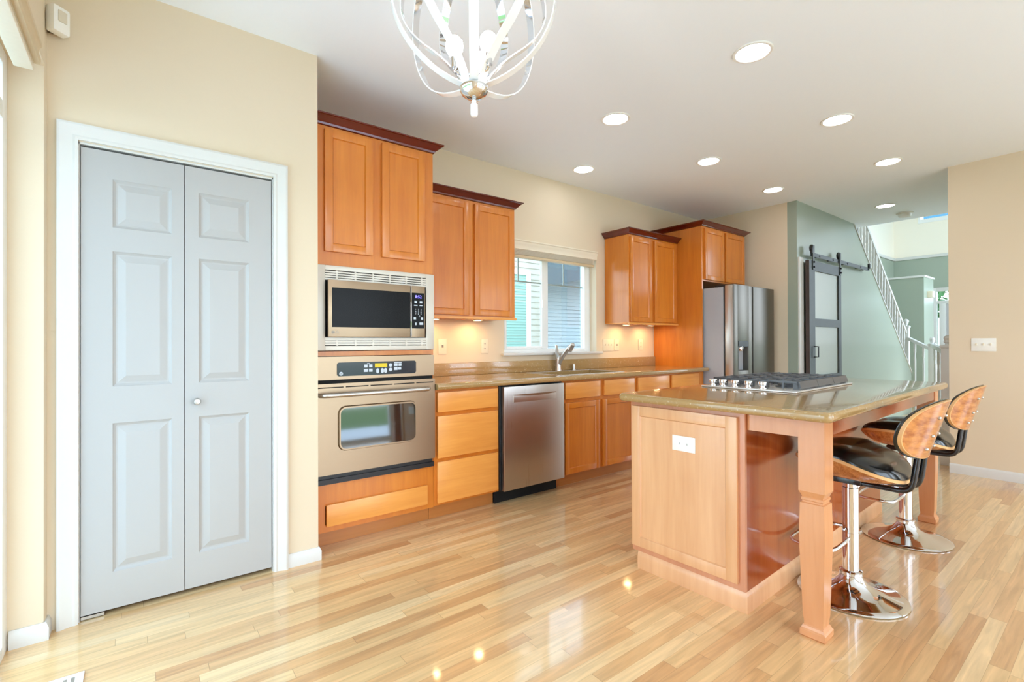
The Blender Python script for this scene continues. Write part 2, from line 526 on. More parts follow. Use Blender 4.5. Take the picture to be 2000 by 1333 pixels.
def structure(fn, name, mats, parent=None, loc=None):
    o = quick(fn, name, mats, parent, loc)
    if parent is None: o['kind'] = 'structure'
    return o
def text(body, name, mat, size, pos, parent, align='CENTER', ext=0.0004):
    """lettering facing -Y"""
    cu = bpy.data.curves.new(name, 'FONT')
    cu.body = body; cu.size = size; cu.align_x = align; cu.align_y = 'CENTER'; cu.extrude = ext
    cu.materials.append(MATS[mat])
    o = bpy.data.objects.new(name, cu)
    COL.objects.link(o)
    bpy.context.view_layer.update()
    me = bpy.data.meshes.new_from_object(o.evaluated_get(bpy.context.evaluated_depsgraph_get()))
    bpy.data.objects.remove(o); bpy.data.curves.remove(cu)
    o = bpy.data.objects.new(name, me)
    COL.objects.link(o)
    base, _ = INFO[parent.name]
    o.parent = parent
    o.location = Vector(pos) - base
    o.rotation_euler = (R(90), 0, 0)
    INFO[o.name] = (base, _)
    return o
def boxes(*bs, bev=0.0):
    def f(mb):
        for b in bs: mb.box(*b, bev=bev)
    return f
def dup(root, loc, label=None, group=None):
    """copy of a thing with its parts and sub-parts"""
    r = root.copy(); COL.objects.link(r); r.location = loc
    if label: r['label'] = label
    if group: r['group'] = group
    for ch in list(root.children):
        c = ch.copy(); COL.objects.link(c); c.parent = r
        for g in list(ch.children):
            d = g.copy(); COL.objects.link(d); d.parent = c
    return r

ROOM = dict(top=2.76, yk=3.46, yp=2.745, xp=0.775, xe=5.80, yr=1.05, ys=2.32, yb=-3.2, xl=-0.30)
T_ = 2.76
# ================================================================== SETTING
structure(boxes((-0.5, 5.92, -3.3, 3.62, -0.12, 0), (5.92, 13.4, -0.32, 3.62, -0.12, 0)), 'floor', 'oak_strip_floor')
def f(mb): mb.prism([(-0.45, -3.3), (5.92, -3.3), (5.92, -0.32), (7.87, -0.32), (7.87, 2.42), (5.9, 2.42), (5.9, 3.62), (-0.45, 3.62)], 'Z', 2.76, 3.0)
structure(f, 'ceiling', 'ceiling_paint')
WX0, WX1, WZ0, WZ1 = 2.58, 3.78, 1.09, 2.13
structure(boxes((-0.45, WX0, 3.46, 3.62, 0, 2.76), (WX1, 5.9, 3.46, 3.62, 0, 2.76),
                (WX0, WX1, 3.46, 3.62, 0, WZ0), (WX0, WX1, 3.46, 3.62, WZ1, 2.76)), 'wall_kitchen', 'wall_cream')
def f(mb):
    mb.box(-0.45, -0.21, 2.745, 2.86, 0, 2.76)
    mb.box(0.558, 0.775, 2.745, 2.86, 0, 2.76)
    mb.box(-0.21, 0.558, 2.745, 2.86, 2.045, 2.76)
structure(f, 'wall_pantry', 'wall_cream')
structure(boxes((0.665, 0.775, 2.855, 3.46, 0, 2.76)), 'wall_pantry_side', 'wall_cream')
def f(mb):
    mb.box(-0.45, -0.30, 2.68, 3.46, 0, 2.76, bev=0.012)
    mb.box(-0.45, -0.30, 0.2, 2.68, 2.30, 2.76)
    mb.box(-0.45, -0.30, -3.3, 0.2, 0, 2.76)
structure(f, 'wall_left', 'wall_cream')
structure(boxes((-0.45, 0.15, -3.3, -3.2, 0, 2.76), (3.85, 4.4, -3.3, -3.2, 0, 2.76), (5.5, 5.92, -3.3, -3.2, 0, 2.76),
                (4.4, 5.5, -3.3, -3.2, 0, 0.2), (0.15, 3.85, -3.3, -3.2, 2.45, 2.76), (4.4, 5.5, -3.3, -3.2, 2.4, 2.76)), 'wall_rear', 'wall_cream')
structure(boxes((5.8, 5.92, -1.5, 1.05, 0, 2.76), (5.8, 5.92, -3.2, -2.8, 0, 2.76), (5.8, 5.92, -2.8, -1.5, 0, 0.1), (5.8, 5.92, -2.8, -1.5, 2.4, 2.76)), 'wall_right', 'wall_cream')
structure(boxes((5.8, 5.92, 2.42, 3.46, 0, 2.76)), 'wall_fridge', 'wall_cream')
def f(mb):   # wall under the stair, cut along the slope of the flight
    mb.prism([(5.8, 0), (10.18, 0), (10.18, 0.678), (7.55, 2.76), (5.8, 2.76)], 'Y', 2.32, 2.42)
structure(f, 'wall_stair', 'sage_paint')
def two_tone(name, lows, highs):
    def f(mb):
        for b in lows: mb.box(*b)
        mb.mi = 1
        for b in highs: mb.box(*b)
    return structure(f, name, ['sage_paint', 'wall_white_cream'])
two_tone('wall_stairwell', [(5.92, 13.2, 3.3, 3.42, 0, 2.98)], [(5.92, 13.2, 3.3, 3.42, 2.98, 5.2)])
two_tone('wall_foyer',
         [(13.2, 13.35, 2.585, 3.42, 0, 2.98), (13.2, 13.35, -0.3, 1.1, 0, 2.98), (13.2, 13.35, 1.1, 2.585, 2.26, 2.98)],
         [(13.2, 13.35, -0.3, 3.42, 2.98, 3.74), (13.2, 13.35, 2.83, 3.42, 3.74, 5.2), (13.2, 13.35, -0.3, -0.2, 3.74, 5.2), (13.2, 13.35, -0.2, 2.83, 4.8, 5.2)])
two_tone('wall_foyer_side',  # large unseen opening invented here to light the foyer
         [(5.92, 8.8, -0.32, -0.2, 0, 2.98), (12.4, 13.35, -0.32, -0.2, 0, 2.98), (8.8, 12.4, -0.32, -0.2, 0, 0.3)],
         [(5.92, 8.8, -0.32, -0.2, 2.98, 5.2), (12.4, 13.35, -0.32, -0.2, 2.98, 5.2), (8.8, 12.4, -0.32, -0.2, 3.7, 5.2)])
structure(boxes((7.75, 7.87, -0.2, 2.42, 3.0, 5.2), (5.9, 6.0, 2.42, 3.3, 2.76, 5.2)), 'wall_upper', 'wall_white_cream')
structure(boxes((5.9, 13.35, -0.32, 3.42, 5.2, 5.3)), 'ceiling_foyer', 'ceiling_paint')
structure(boxes((11.0, 11.65, 2.32, 3.3, 0, 2.325)), 'wall_closet', 'sage_paint')
structure(boxes((10.98, 11.67, 2.30, 3.3, 2.325, 2.36), bev=0.006), 'trim_2', 'trim_white')
def f(mb):
    mb.box(5.95, 13.2, 3.265, 3.3, 2.95, 3.01, bev=0.004)
    mb.box(13.165, 13.2, -0.2, 3.27, 2.95, 3.01, bev=0.004)
structure(f, 'trim_3', 'trim_white')

# ---- baseboards
BP = [(0, 0), (0.014, 0), (0.014, 0.05), (0.008, 0.064), (0.005, 0.07), (0, 0.07)]
structure(lambda mb: mb.sweep([(0.620, 2.745), (0.775, 2.745), (0.775, 2.835)], BP), 'baseboard_pantry', 'trim_white')
structure(lambda mb: mb.sweep([(-0.40, 2.68), (-0.30, 2.68), (-0.30, 2.745)], BP), 'baseboard_left', 'trim_white')
BR = [(0, 0), (0.014, 0), (0.014, 0.066), (0.007, 0.08), (0, 0.084)]
structure(lambda mb: mb.sweep([(5.8, 1.05), (5.8, -3.2)], BR), 'baseboard_right', 'trim_white')
structure(lambda mb: mb.sweep([(5.8, 2.52), (5.8, 2.32)], BR), 'baseboard_fridge', 'trim_white')

# ---- pantry door with its casing
def f(mb):
    prof = [(0.0, 2.745), (0.0, 2.734), (0.010, 2.730), (0.018, 2.733), (0.034, 2.728), (0.046, 2.722), (0.056, 2.718), (0.066, 2.722), (0.068, 2.745)]
    xl, xr, zt = -0.204, 0.552, 2.048
    mb.ring([[(xl - o, y, 0) for o, y in prof], [(xl - o, y, zt + o) for o, y in prof],
             [(xr + o, y, zt + o) for o, y in prof], [(xr + o, y, 0) for o, y in prof]])
structure(f, 'trim_1', 'trim_white')
d1 = bpy.data.objects.new('door_1', None); COL.objects.link(d1); d1.location = (0.17, 2.765, 0); d1['kind'] = 'structure'
d1['label'] = 'white bifold pantry door with raised panels'
INFO['door_1'] = (Vector((0.17, 2.765, 0)), Matrix.Identity(4))
def leaf(x0, x1, px0, px1):
    def f(mb):
        y0, y1, zb, zt = 2.752, 2.786, 0.022, 2.026
        zs = [(0.182, 0.834), (0.995, 1.590), (1.694, 1.907)]
        mb.box(x0, px0, y0, y1, zb, zt); mb.box(px1, x1, y0, y1, zb, zt)
        edges = [zb] + [v for z in zs for v in z] + [zt]
        for a, b in zip(edges[0::2], edges[1::2]): mb.box(px0, px1, y0, y1, a, b)
        for a, b in zs:
            rr = []
            for ins, y in ((0, y0), (0.004, y0 + .004), (0.012, y0 + .0095), (0.018, y0 + .0095), (0.046, y0 + .001)):
                rr.append([(px0 + ins, y, a + ins), (px1 - ins, y, a + ins), (px1 - ins, y, b - ins), (px0 + ins, y, b - ins)])
            mb.ring(rr, cap0=False)
    return f
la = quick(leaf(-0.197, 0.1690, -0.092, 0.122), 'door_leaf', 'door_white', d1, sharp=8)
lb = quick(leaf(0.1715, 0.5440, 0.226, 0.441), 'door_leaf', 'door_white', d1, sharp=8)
quick(lambda mb: mb.lathe([(0.004, 0), (0.011, -0.001), (0.011, -0.006), (0.006, -0.012), (0.007, -0.018), (0.015, -0.024), (0.017, -0.032), (0.012, -0.040), (0.003, -0.042)],
      (0.217, 2.752, 0.908), 'Y', 20), 'knob', 'satin_nickel', lb)
quick(boxes((-0.197, -0.12, 2.755, 2.78, 0.004, 0.016)), 'pivot_bracket', 'satin_nickel', d1)
quick(boxes((-0.209, -0.2005, 2.747, 2.86, 0, 2.045), (0.5485, 0.557, 2.747, 2.86, 0, 2.045), (-0.209, 0.557, 2.747, 2.86, 2.0355, 2.0445)), 'jamb', 'trim_white', d1)

# ---- kitchen window
w1 = bpy.data.objects.new('window_1', None); COL.objects.link(w1); w1.location = (3.18, 3.55, 1.09); w1['kind'] = 'structure'
INFO['window_1'] = (Vector((3.18, 3.55, 1.09)), Matrix.Identity(4))
quick(boxes((2.58, 2.64, 3.55, 3.61, 1.09, 2.13), (3.70, 3.78, 3.55, 3.61, 1.09, 2.13), (2.64, 3.70, 3.55, 3.61, 1.09, 1.125), (2.64, 3.70, 3.55, 3.61, 2.08, 2.13),
            (3.135, 3.195, 3.56, 3.61, 1.125, 2.08), bev=0.004), 'frame', 'vinyl_white', w1)
quick(boxes((2.64, 2.665, 3.535, 3.565, 1.125, 2.08), (3.095, 3.15, 3.535, 3.565, 1.125, 2.08), (2.665, 3.095, 3.535, 3.565, 1.125, 1.15), (2.665, 3.095, 3.535, 3.565, 2.05, 2.08), bev=0.004), 'sash', 'vinyl_white', w1)
quick(boxes((3.095, 3.12, 3.525, 3.537, 1.52, 1.60), bev=0.004), 'latch', 'vinyl_white', w1)
quick(boxes((2.665, 3.095, 3.549, 3.553, 1.15, 2.05)), 'pane', 'clear_glass', w1)
quick(boxes((3.195, 3.70, 3.580, 3.584, 1.125, 2.08)), 'pane', 'clear_glass', w1)
quick(boxes((2.665, 3.095, 3.554, 3.560, 1.753, 1.767), (2.81, 2.824, 3.554, 3.560, 1.767, 2.05)), 'grille', 'grille_white', w1)
quick(boxes((3.195, 3.70, 3.585, 3.591, 1.753, 1.767), (3.425, 3.439, 3.585, 3.591, 1.767, 2.08)), 'grille', 'grille_white', w1)
def f(mb):
    mb.box(2.545, 3.845, 3.420, 3.4605, 1.066, 1.092, bev=0.008)
    mb.box(2.58, 3.78, 3.455, 3.55, 1.066, 1.0915)
structure(f, 'trim_4', 'trim_white')

# ---- glazed patio door in the opening of the wall beside the pantry
w2 = bpy.data.objects.new('window_2', None); COL.objects.link(w2); w2.location = (-0.42, 1.44, 0); w2['kind'] = 'structure'
INFO['window_2'] = (Vector((-0.42, 1.44, 0)), Matrix.Identity(4))
XA, XB = -0.445, -0.405
quick(boxes((XA, XB, 2.60, 2.68, 0, 2.30), (XA, XB, 0.2, 0.28, 0, 2.30), (XA, XB, 0.28, 2.60, 2.24, 2.30), (XA, XB, 0.28, 2.60, 2.03, 2.10), (XA, XB, 0.28, 2.60, 0, 0.05), (XA, XB, 1.40, 1.48, 0.05, 2.03), bev=0.004), 'frame', 'vinyl_white', w2)
quick(boxes((-0.428, -0.424, 0.28, 2.60, 2.10, 2.24)), 'pane', 'clear_glass', w2)
quick(boxes((-0.428, -0.424, 1.48, 2.60, 0.05, 2.03)), 'pane', 'clear_glass', w2)
quick(boxes((-0.428, -0.424, 0.28, 1.40, 0.05, 2.03)), 'pane', 'clear_glass', w2)
# ---- windows behind the camera; narrow second one added for more light
for k, (a, b, z0, z1, n) in enumerate(((0.15, 3.85, 0.0, 2.45, 2), (4.4, 5.5, 0.2, 2.4, 1))):
    w = bpy.data.objects.new('window_%d' % (3 + k), None); COL.objects.link(w); w.location = ((a + b) / 2, -3.25, z0); w['kind'] = 'structure'
    INFO[w.name] = (Vector(w.location), Matrix.Identity(4))
    bb = [(a, a + .06, -3.29, -3.22, z0, z1), (b - .06, b, -3.29, -3.22, z0, z1), (a + .06, b - .06, -3.29, -3.22, z0, z0 + .06), (a + .06, b - .06, -3.29, -3.22, z1 - .06, z1)]
    for j in range(1, n): bb.append(((a + (b - a) * j / n) - .04, (a + (b - a) * j / n) + .04, -3.285, -3.225, z0 + .06, z1 - .06))
    quick(boxes(*bb), 'frame', 'vinyl_white', w)
w6 = bpy.data.objects.new('window_6', None); COL.objects.link(w6); w6.location = (5.87, -2.15, .1); w6['kind'] = 'structure'  # invented window, added out of view to brighten the ceiling
INFO['window_6'] = (Vector((5.87, -2.15, .1)), Matrix.Identity(4))
quick(boxes((5.83, 5.90, -2.8, -2.74, .1, 2.4), (5.83, 5.90, -1.56, -1.5, .1, 2.4), (5.83, 5.90, -2.74, -1.56, .1, .16), (5.83, 5.90, -2.74, -1.56, 2.34, 2.4)), 'frame', 'vinyl_white', w6)
# ---- foyer: clerestory, front door with transom and side light
w5 = bpy.data.objects.new('window_5', None); COL.objects.link(w5); w5.location = (13.25, 1.3, 3.74); w5['kind'] = 'structure'
INFO['window_5'] = (Vector((13.25, 1.3, 3.74)), Matrix.Identity(4))
quick(boxes((13.18, 13.27, -0.2, 2.83, 3.70, 3.78), (13.18, 13.27, 2.831, 2.87, 3.70, 4.84), (13.18, 13.27, -0.24, -0.201, 3.70, 4.84), (13.18, 13.27, 1.3, 1.36, 3.781, 4.8)), 'frame', 'vinyl_white', w5)
quick(boxes((13.235, 13.24, -0.16, 2.79, 3.78, 4.8)), 'pane', 'sky_tinted_glass', w5)
d2 = bpy.data.objects.new('door_2', None); COL.objects.link(d2); d2.location = (13.2, 1.9, 0); d2['kind'] = 'structure'
INFO['door_2'] = (Vector((13.2, 1.9, 0)), Matrix.Identity(4))
quick(boxes((13.14, 13.26, 2.57, 2.66, 0, 2.30), (13.14, 13.26, 1.02, 1.10, 0, 2.30), (13.14, 13.26, 1.10, 2.57, 2.225, 2.30), (13.16, 13.26, 1.10, 2.57, 1.97, 2.03), (13.16, 13.26, 2.43, 2.53, 0, 1.97), bev=0.004), 'frame', 'trim_white', d2)
lf = quick(boxes((13.19, 13.24, 1.12, 2.425, 0.01, 1.965), bev=0.004), 'door_leaf', 'door_white', d2)
quick(boxes((13.22, 13.225, 1.10, 2.57, 2.03, 2.225)), 'pane', 'clear_glass', d2)
quick(boxes((13.22, 13.225, 2.53, 2.57, 0.02, 1.97)), 'pane', 'frosted_glass', d2)
def f(mb):
    mb.cyl((13.16, 2.36, 1.16), 0.03, 0.03, 'X', 16)
    mb.box(13.12, 13.15, 2.28, 2.37, 1.15, 1.17, bev=0.004)
quick(f, 'handle', 'black_plastic', d2)

# ---- stair flight behind the sloped wall
def f(mb):
    for k in range(14):
        x1 = 10.16 - k * 0.24; z = 0.5 + 0.19 * (k + 1)
        if x1 - 0.24 < 6.9: break
        mb.box(x1 - 0.24, x1, 2.43, 3.29, max(0, z - 0.4), z)
structure(f, 'stairs', 'trim_white')

# ---- outdoors
structure(boxes((-30, 40, -40, 40, -0.6, -0.4)), 'ground', 'lawn')
structure(boxes((-6.0, 5.8, -9.0, -3.32, -0.4, -0.16), (-6.0, -0.47, -3.32, 8.0, -0.4, -0.16)), 'ground_bounce', 'bounce_white')  # pale slabs added to bounce sky light up through the windows
structure(boxes((2.0, 14.0, 3.64, 8.0, -0.4, -0.3), (5.93, 14.0, -9.0, -0.34, -0.398, -0.16)), 'ground_bounce_side', 'bounce_white')  # more added pale ground, reflecting light indoors
# ================================================================== CABINETS
YF, YD = 2.845, 2.825          # face frame and door faces of the tall and base units
def shaker(x0, x1, z0, z1, y0, rail=0.046, rec=0.009, th=0.02):
    def f(mb):
        a, b, c, d = x0 + rail, x1 - rail, z0 + rail, z1 - rail
        mb.box(x0, a, y0, y0 + th, z0, z1, bev=0.003); mb.box(b, x1, y0, y0 + th, z0, z1, bev=0.003)
        mb.box(a - .001, b + .001, y0 + .0003, y0 + th, z0, c, bev=0.003); mb.box(a - .001, b + .001, y0 + .0003, y0 + th, d, z1, bev=0.003)
        mb.ring([[(a, y0 + .0015, c), (b, y0 + .0015, c), (b, y0 + .0015, d), (a, y0 + .0015, d)],
                 [(a + .004, y0 + rec, c + .004), (b - .004, y0 + rec, c + .004), (b - .004, y0 + rec, d - .004), (a + .004, y0 + rec, d - .004)]], cap0=False)
    return f
def slab(x0, x1, z0, z1, y0, th=0.02):
    return boxes((x0, x1, y0, y0 + th, z0, z1), bev=0.0045)
def crown(z, top):
    h = top - z
    return [(0, z - .004), (0.010, z), (0.014, z + .2 * h), (0.022, z + .3 * h), (0.036, z + .62 * h), (0.047, z + .78 * h), (0.050, z + .82 * h), (0.056, z + .84 * h), (0.056, top), (0, top)]
G_UP, G_LOW = 'wall cabinets along the kitchen wall', 'base cabinets under the long counter'

# tall oven housing
tall = thing('oven_cabinet', 'tall orange maple cabinet housing the microwave and wall oven', 'cabinet', (1.158, YF, 0))
def f(mb):
    mb.box(0.785, 0.800, YF, 3.455, 0.10, 2.44); mb.box(1.522, 1.537, YF, 3.455, 0.10, 2.44)
    mb.box(0.800, 1.522, 3.44, 3.455, 0.10, 2.44)
    mb.box(0.800, 1.522, YF, 3.44, 1.632, 1.650); mb.box(0.800, 1.522, YF, 3.44, 2.42, 2.44)
    mb.box(0.800, 1.522, YF, 3.44, 1.108, 1.136); mb.box(0.800, 1.522, YF, 3.44, 0.345, 0.373); mb.box(0.800, 1.522, YF, 3.44, 0.10, 0.118)
    # face frame
    for a, b, c, d in ((0.800, 0.840, 1.65, 2.42), (1.470, 1.522, 1.65, 2.42), (1.118, 1.182, 1.65, 2.42), (0.84, 1.118, 2.405, 2.42), (1.182, 1.47, 2.405, 2.42), (0.84, 1.118, 1.65, 1.72), (1.182, 1.47, 1.65, 1.72),
                       (0.800, 0.842, .118, .345), (1.47, 1.522, .118, .345), (.842, 1.47, .25, .345), (.842, 1.47, .118, .14)):
        mb.box(a, b, YF, YF + .02, c, d)
quick(f, 'carcass', 'maple', tall)
quick(shaker(0.838, 1.122, 1.711, 2.413, YD), 'door', 'maple', tall)
quick(shaker(1.180, 1.470, 1.711, 2.413, YD), 'door', 'maple', tall)
quick(slab(0.845, 1.485, 0.133, 0.258, YD), 'drawer', 'maple_flat', tall)
quick(lambda mb: mb.sweep([(0.785, YF), (1.537, YF), (1.537, 3.455)], crown(2.436, 2.487)), 'crown_molding', 'mahogany', tall)['label'] = 'dark mahogany crown molding'
quick(boxes((0.785, 1.537, 2.92, 2.94, 0, 0.10)), 'toe_kick', 'maple_toe', tall)

# wall cabinets
def wall_cab(x0, x1, doors, path, label, zt=2.285):
    t = thing('upper_cabinet', label, 'cabinet', ((x0 + x1) / 2, 3.30, 1.37), group=G_UP)
    def f(mb):
        mb.box(x0, x1, 3.16, 3.455, 1.385, zt)
        mb.box(x0, x1, 3.14, 3.16, 1.385, zt)
    quick(f, 'carcass', 'maple', t)
    for a, b in doors: quick(shaker(a, b, 1.394, 2.256, 3.12), 'door', 'maple', t)
    quick(lambda mb: mb.sweep(path, crown(zt - .004, 2.334)), 'crown_molding', 'mahogany', t)['label'] = 'dark mahogany crown molding'
    quick(boxes((x0, x1 + (.012 if x1 < 3 else 0), 3.128, 3.155, 1.366, 1.386), (x0, x1, 3.155, 3.455, 1.376, 1.386), bev=0.003), 'light_rail', 'maple_flat', t)
    return t
wall_cab(1.538, 2.450, ((1.560, 1.998), (2.050, 2.430)), [(1.538, 3.14), (2.450, 3.14), (2.450, 3.455)], 'orange maple wall cabinet between the oven tower and the window')
wall_cab(3.912, 4.752, ((3.925, 4.268), (4.318, 4.705)), [(3.912, 3.455), (3.912, 3.14), (4.752, 3.14)], 'orange maple wall cabinet between the window and the refrigerator panel')

# refrigerator enclosure
t = thing('fridge_cabinet', 'tall maple side panel with cabinet above the refrigerator', 'cabinet', (5.2, YF, 0))
quick(boxes((4.755, 4.775, YF, 3.455, 0, 2.436)), 'side_panel', 'maple', t)
quick(boxes((4.776, 5.66, YF, 3.455, 1.84, 2.436)), 'carcass', 'maple', t)
quick(shaker(4.795, 5.184, 1.856, 2.408, YD), 'door', 'maple', t)
quick(shaker(5.212, 5.640, 1.856, 2.408, YD), 'door', 'maple', t)
quick(lambda mb: mb.sweep([(4.755, 3.455), (4.755, YF), (5.66, YF), (5.66, 3.455)], crown(2.43, 2.476)), 'crown_molding', 'mahogany', t)['label'] = 'dark mahogany crown molding'

# base cabinets
def base_cab(x0, x1, fronts, label, toe=True):
    t = thing('base_cabinet', label, 'cabinet', ((x0 + x1) / 2, YF, 0), group=G_LOW)
    quick(boxes((x0, x1, YF, YF + .02, 0.105, 0.872), (x0, x0 + .016, YF + .02, 3.44, .105, .872), (x1 - .016, x1, YF + .02, 3.44, .105, .872), (x0 + .016, x1 - .016, YF + .02, 3.44, .105, .12)), 'carcass', 'maple', t)
    for kind, a, b, c, d in fronts:
        if kind == 'door': quick(shaker(a, b, c, d, YD), 'door', 'maple', t)
        else: quick(slab(a, b, c, d, YD), 'drawer', 'maple_flat', t)
    if toe: quick(boxes((x0, x1, 2.92, 2.94, 0, 0.105)), 'toe_kick', 'maple_toe', t)
    return t
base_cab(1.540, 2.066, (('drawer', 1.560, 2.052, 0.722, 0.855), ('drawer', 1.560, 2.052, 0.418, 0.696), ('drawer', 1.560, 2.052, 0.122, 0.394)), 'maple base cabinet of three wide drawers beside the wall oven')
def more(x0): return (('drawer', x0, x0 + .485, 0.724, 0.857), ('door', x0, x0 + .485, 0.112, 0.690))
base_cab(2.696, 3.625, (('drawer', 2.722, 3.138, 0.722, 0.856), ('drawer', 3.192, 3.600, 0.722, 0.856), ('door', 2.718, 3.128, 0.112, 0.692), ('door', 3.174, 3.600, 0.112, 0.692)), 'maple sink base cabinet with two doors right of the dishwasher')
base_cab(3.626, 4.752, more(3.652) + more(4.180), 'maple base cabinet against the refrigerator panel, mostly behind the island')

# long counter with backsplash
SK = (2.735, 3.51, 2.895, 3.305)
def f(mb):
    nose = [(2.80, .874), (2.792, .876), (2.785, .884), (2.783, .894), (2.785, .904), (2.792, .912), (2.80, .914), (2.8435, .914), (2.8435, .874)]
    mb.prism(nose, 'X', 1.5385, 4.778)
    mb.box(1.5385, 4.754, 2.8435, SK[2], .874, .914)
    mb.box(1.5385, SK[0], SK[2], 3.455, .874, .914); mb.box(SK[1], 4.754, SK[2], 3.455, .874, .914); mb.box(SK[0], SK[1], SK[3], 3.455, .874, .914)
kc = thing('kitchen_countertop', 'long speckled tan stone countertop running under the window', 'countertop', (3.1, 3.1, 0.874))
quick(f, 'slab', 'quartz', kc)
quick(boxes((1.5385, 4.754, 3.436, 3.4595, .9145, 1.018), bev=0.003), 'backsplash', 'quartz', kc)

# sink
sk = thing('kitchen_sink', 'stainless undermount double sink below the window', 'sink', (3.12, 3.1, 0.87))
def bowl(x0, x1):
    def f(mb):
        y0, y1 = SK[2] - .012, SK[3] + .012
        def rr(i, z): return [(x0 + i, y0 + i, z), (x1 - i, y0 + i, z), (x1 - i, y1 - i, z), (x0 + i, y1 - i, z)]
        mb.ring([rr(-.005, .8725), rr(.0, .8725), rr(.01, .864), rr(.022, .70), rr(.05, .69)], cap0=False)
        mb.ring([rr(-.005, .8725), rr(-.005, .868), rr(.006, .862), rr(.018, .696), rr(.05, .686)], cap0=False)
    return f
quick(bowl(2.727, 3.105), 'bowl', 'satin_nickel', sk)
quick(bowl(3.135, 3.517), 'bowl', 'satin_nickel', sk)
quick(boxes((3.100, 3.140, SK[2] - .01, SK[3] + .01, .858, .872), bev=.004), 'divider', 'satin_nickel', sk)

def f(mb):
    a, b, c, d = SK[0] - .014, SK[1] + .014, SK[2] - .014, SK[3] + .014
    for q in ((a, b, c, SK[2]), (a, b, SK[3], d), (a, SK[0], SK[2], SK[3]), (SK[1], b, SK[2], SK[3])): mb.box(*q, .9142, .9172)
quick(f, 'rim', 'tray_steel', sk)

# faucet
fc = thing('kitchen_faucet', 'brushed nickel single lever faucet behind the sink', 'faucet', (3.167, 3.384, 0.914))
quick(lambda mb: mb.lathe([(0.030, 0), (0.030, .01), (0.026, .02), (0.025, .06), (0.024, .12), (0.020, .135), (0.004, .14)], (3.167, 3.384, .914), 'Z', 24), 'body', 'satin_nickel', fc)
quick(lambda mb: mb.tube([(3.167, 3.384, .965), (3.175, 3.345, 1.04), (3.19, 3.29, 1.11), (3.197, 3.255, 1.145)], 0.020, 14, smooth=1), 'spout', 'satin_nickel', fc)
def f(mb):
    mb.M = Matrix.Translation((3.2, 3.236, 1.150)) @ Matrix.Rotation(R(35), 4, 'X')
    mb.lathe([(0.019, -.055), (0.023, -.05), (0.024, .0), (0.022, .02), (0.012, .03), (0.002, .032)], (0, 0, 0), 'Z', 20)
quick(f, 'spray_head', 'satin_nickel', fc)
def f(mb):
    mb.M = Matrix.Translation((3.155, 3.384, 1.03)) @ Matrix.Rotation(R(-6), 4, 'Y')
    mb.ring([[(-.020, -.012, 0), (.020, -.012, 0), (.020, .012, 0), (-.020, .012, 0)], [(-.017, -.009, .06), (.017, -.009, .06), (.017, .009, .06), (-.017, .009, .06)],
             [(-.008, -.007, .13), (.008, -.007, .13), (.008, .007, .13), (-.008, .007, .13)]])
quick(f, 'lever', 'satin_nickel', fc)
sd = quick(lambda mb: mb.lathe([(0.019, 0), (0.019, .006), (0.015, .01), (0.014, .055), (0.010, .06), (0.002, .061)], (3.388, 3.398, .914), 'Z', 20), 'air_gap_cap', 'satin_nickel', loc=(3.388, 3.398, .914))
tag(sd, 'short nickel cylinder cap on the counter beside the faucet', 'cap')

# ================================================================== APPLIANCES
mwv = thing('microwave', 'built in stainless microwave with white vented trim above the oven', 'microwave', (1.158, 2.84, 1.14))
def f(mb):
    y0, y1 = 2.826, 2.844
    mb.box(.784, .838, y0, y1, 1.14, 1.63, bev=.003); mb.box(1.476, 1.534, y0, y1, 1.14, 1.63, bev=.003)
    mb.box(.838, 1.476, y0, y1, 1.545, 1.557); mb.box(.838, 1.476, y0, y1, 1.603, 1.63, bev=.003)
    mb.box(.838, 1.476, y0, y1, 1.14, 1.168, bev=.003); mb.box(.838, 1.476, y0, y1, 1.198, 1.216)
    for k in range(3):   # louvre bars
        mb.box(.838, 1.476, y0 + .001, y0 + .008, 1.5615 + k * .0135, 1.5705 + k * .0135)
    for k in range(2):
        mb.box(.838, 1.476, y0 + .001, y0 + .008, 1.1725 + k * .0135, 1.1815 + k * .0135)
    for k in range(6):
        x = .905 + k * .108
        mb.box(x - .005, x + .005, y0 + .0005, y0 + .010, 1.557, 1.603); mb.box(x - .005, x + .005, y0 + .0005, y0 + .010, 1.168, 1.198)
quick(f, 'trim_kit', 'trim_kit', mwv)
quick(boxes((.84, 1.474, 2.845, 2.86, 1.142, 1.628)), 'vent_back', 'slot_dark', mwv)
quick(boxes((.846, 1.446, 2.80, 2.8445, 1.222, 1.540), (.86, 1.46, 2.861, 3.25, 1.15, 1.62)), 'case', 'black_plastic', mwv)
dr = quick(boxes((.843, 1.345, 2.784, 2.7995, 1.219, 1.543), bev=.003), 'door', 'steel', mwv)
quick(boxes((.863, 1.343, 2.7825, 2.7838, 1.274, 1.499)), 'window', 'black_gloss', dr)
text('LG', 'logo', 'print_grey', .022, (.888, 2.7833, 1.245), dr)
quick(lambda mb: mb.cyl((.868, 2.7832, 1.245), .009, .0008, 'Y', 18), 'logo_disc', 'print_grey', dr)
quick(boxes((1.347, 1.353, 2.782, 2.7995, 1.219, 1.543), bev=.002), 'door_edge', 'chrome', mwv)
cp = quick(boxes((1.3545, 1.446, 2.784, 2.7995, 1.219, 1.543), bev=.003), 'control_panel', 'steel', mwv)
quick(boxes((1.355, 1.440, 2.7825, 2.7838, 1.274, 1.499)), 'key_field', 'black_gloss', cp)
text('8:52', 'clock_display', 'display_violet', .026, (1.399, 2.7822, 1.474), cp)
text('1   2   3\n4   5   6\n7   8   9\n    0', 'keypad', 'button_grey', .014, (1.399, 2.7822, 1.372), cp)
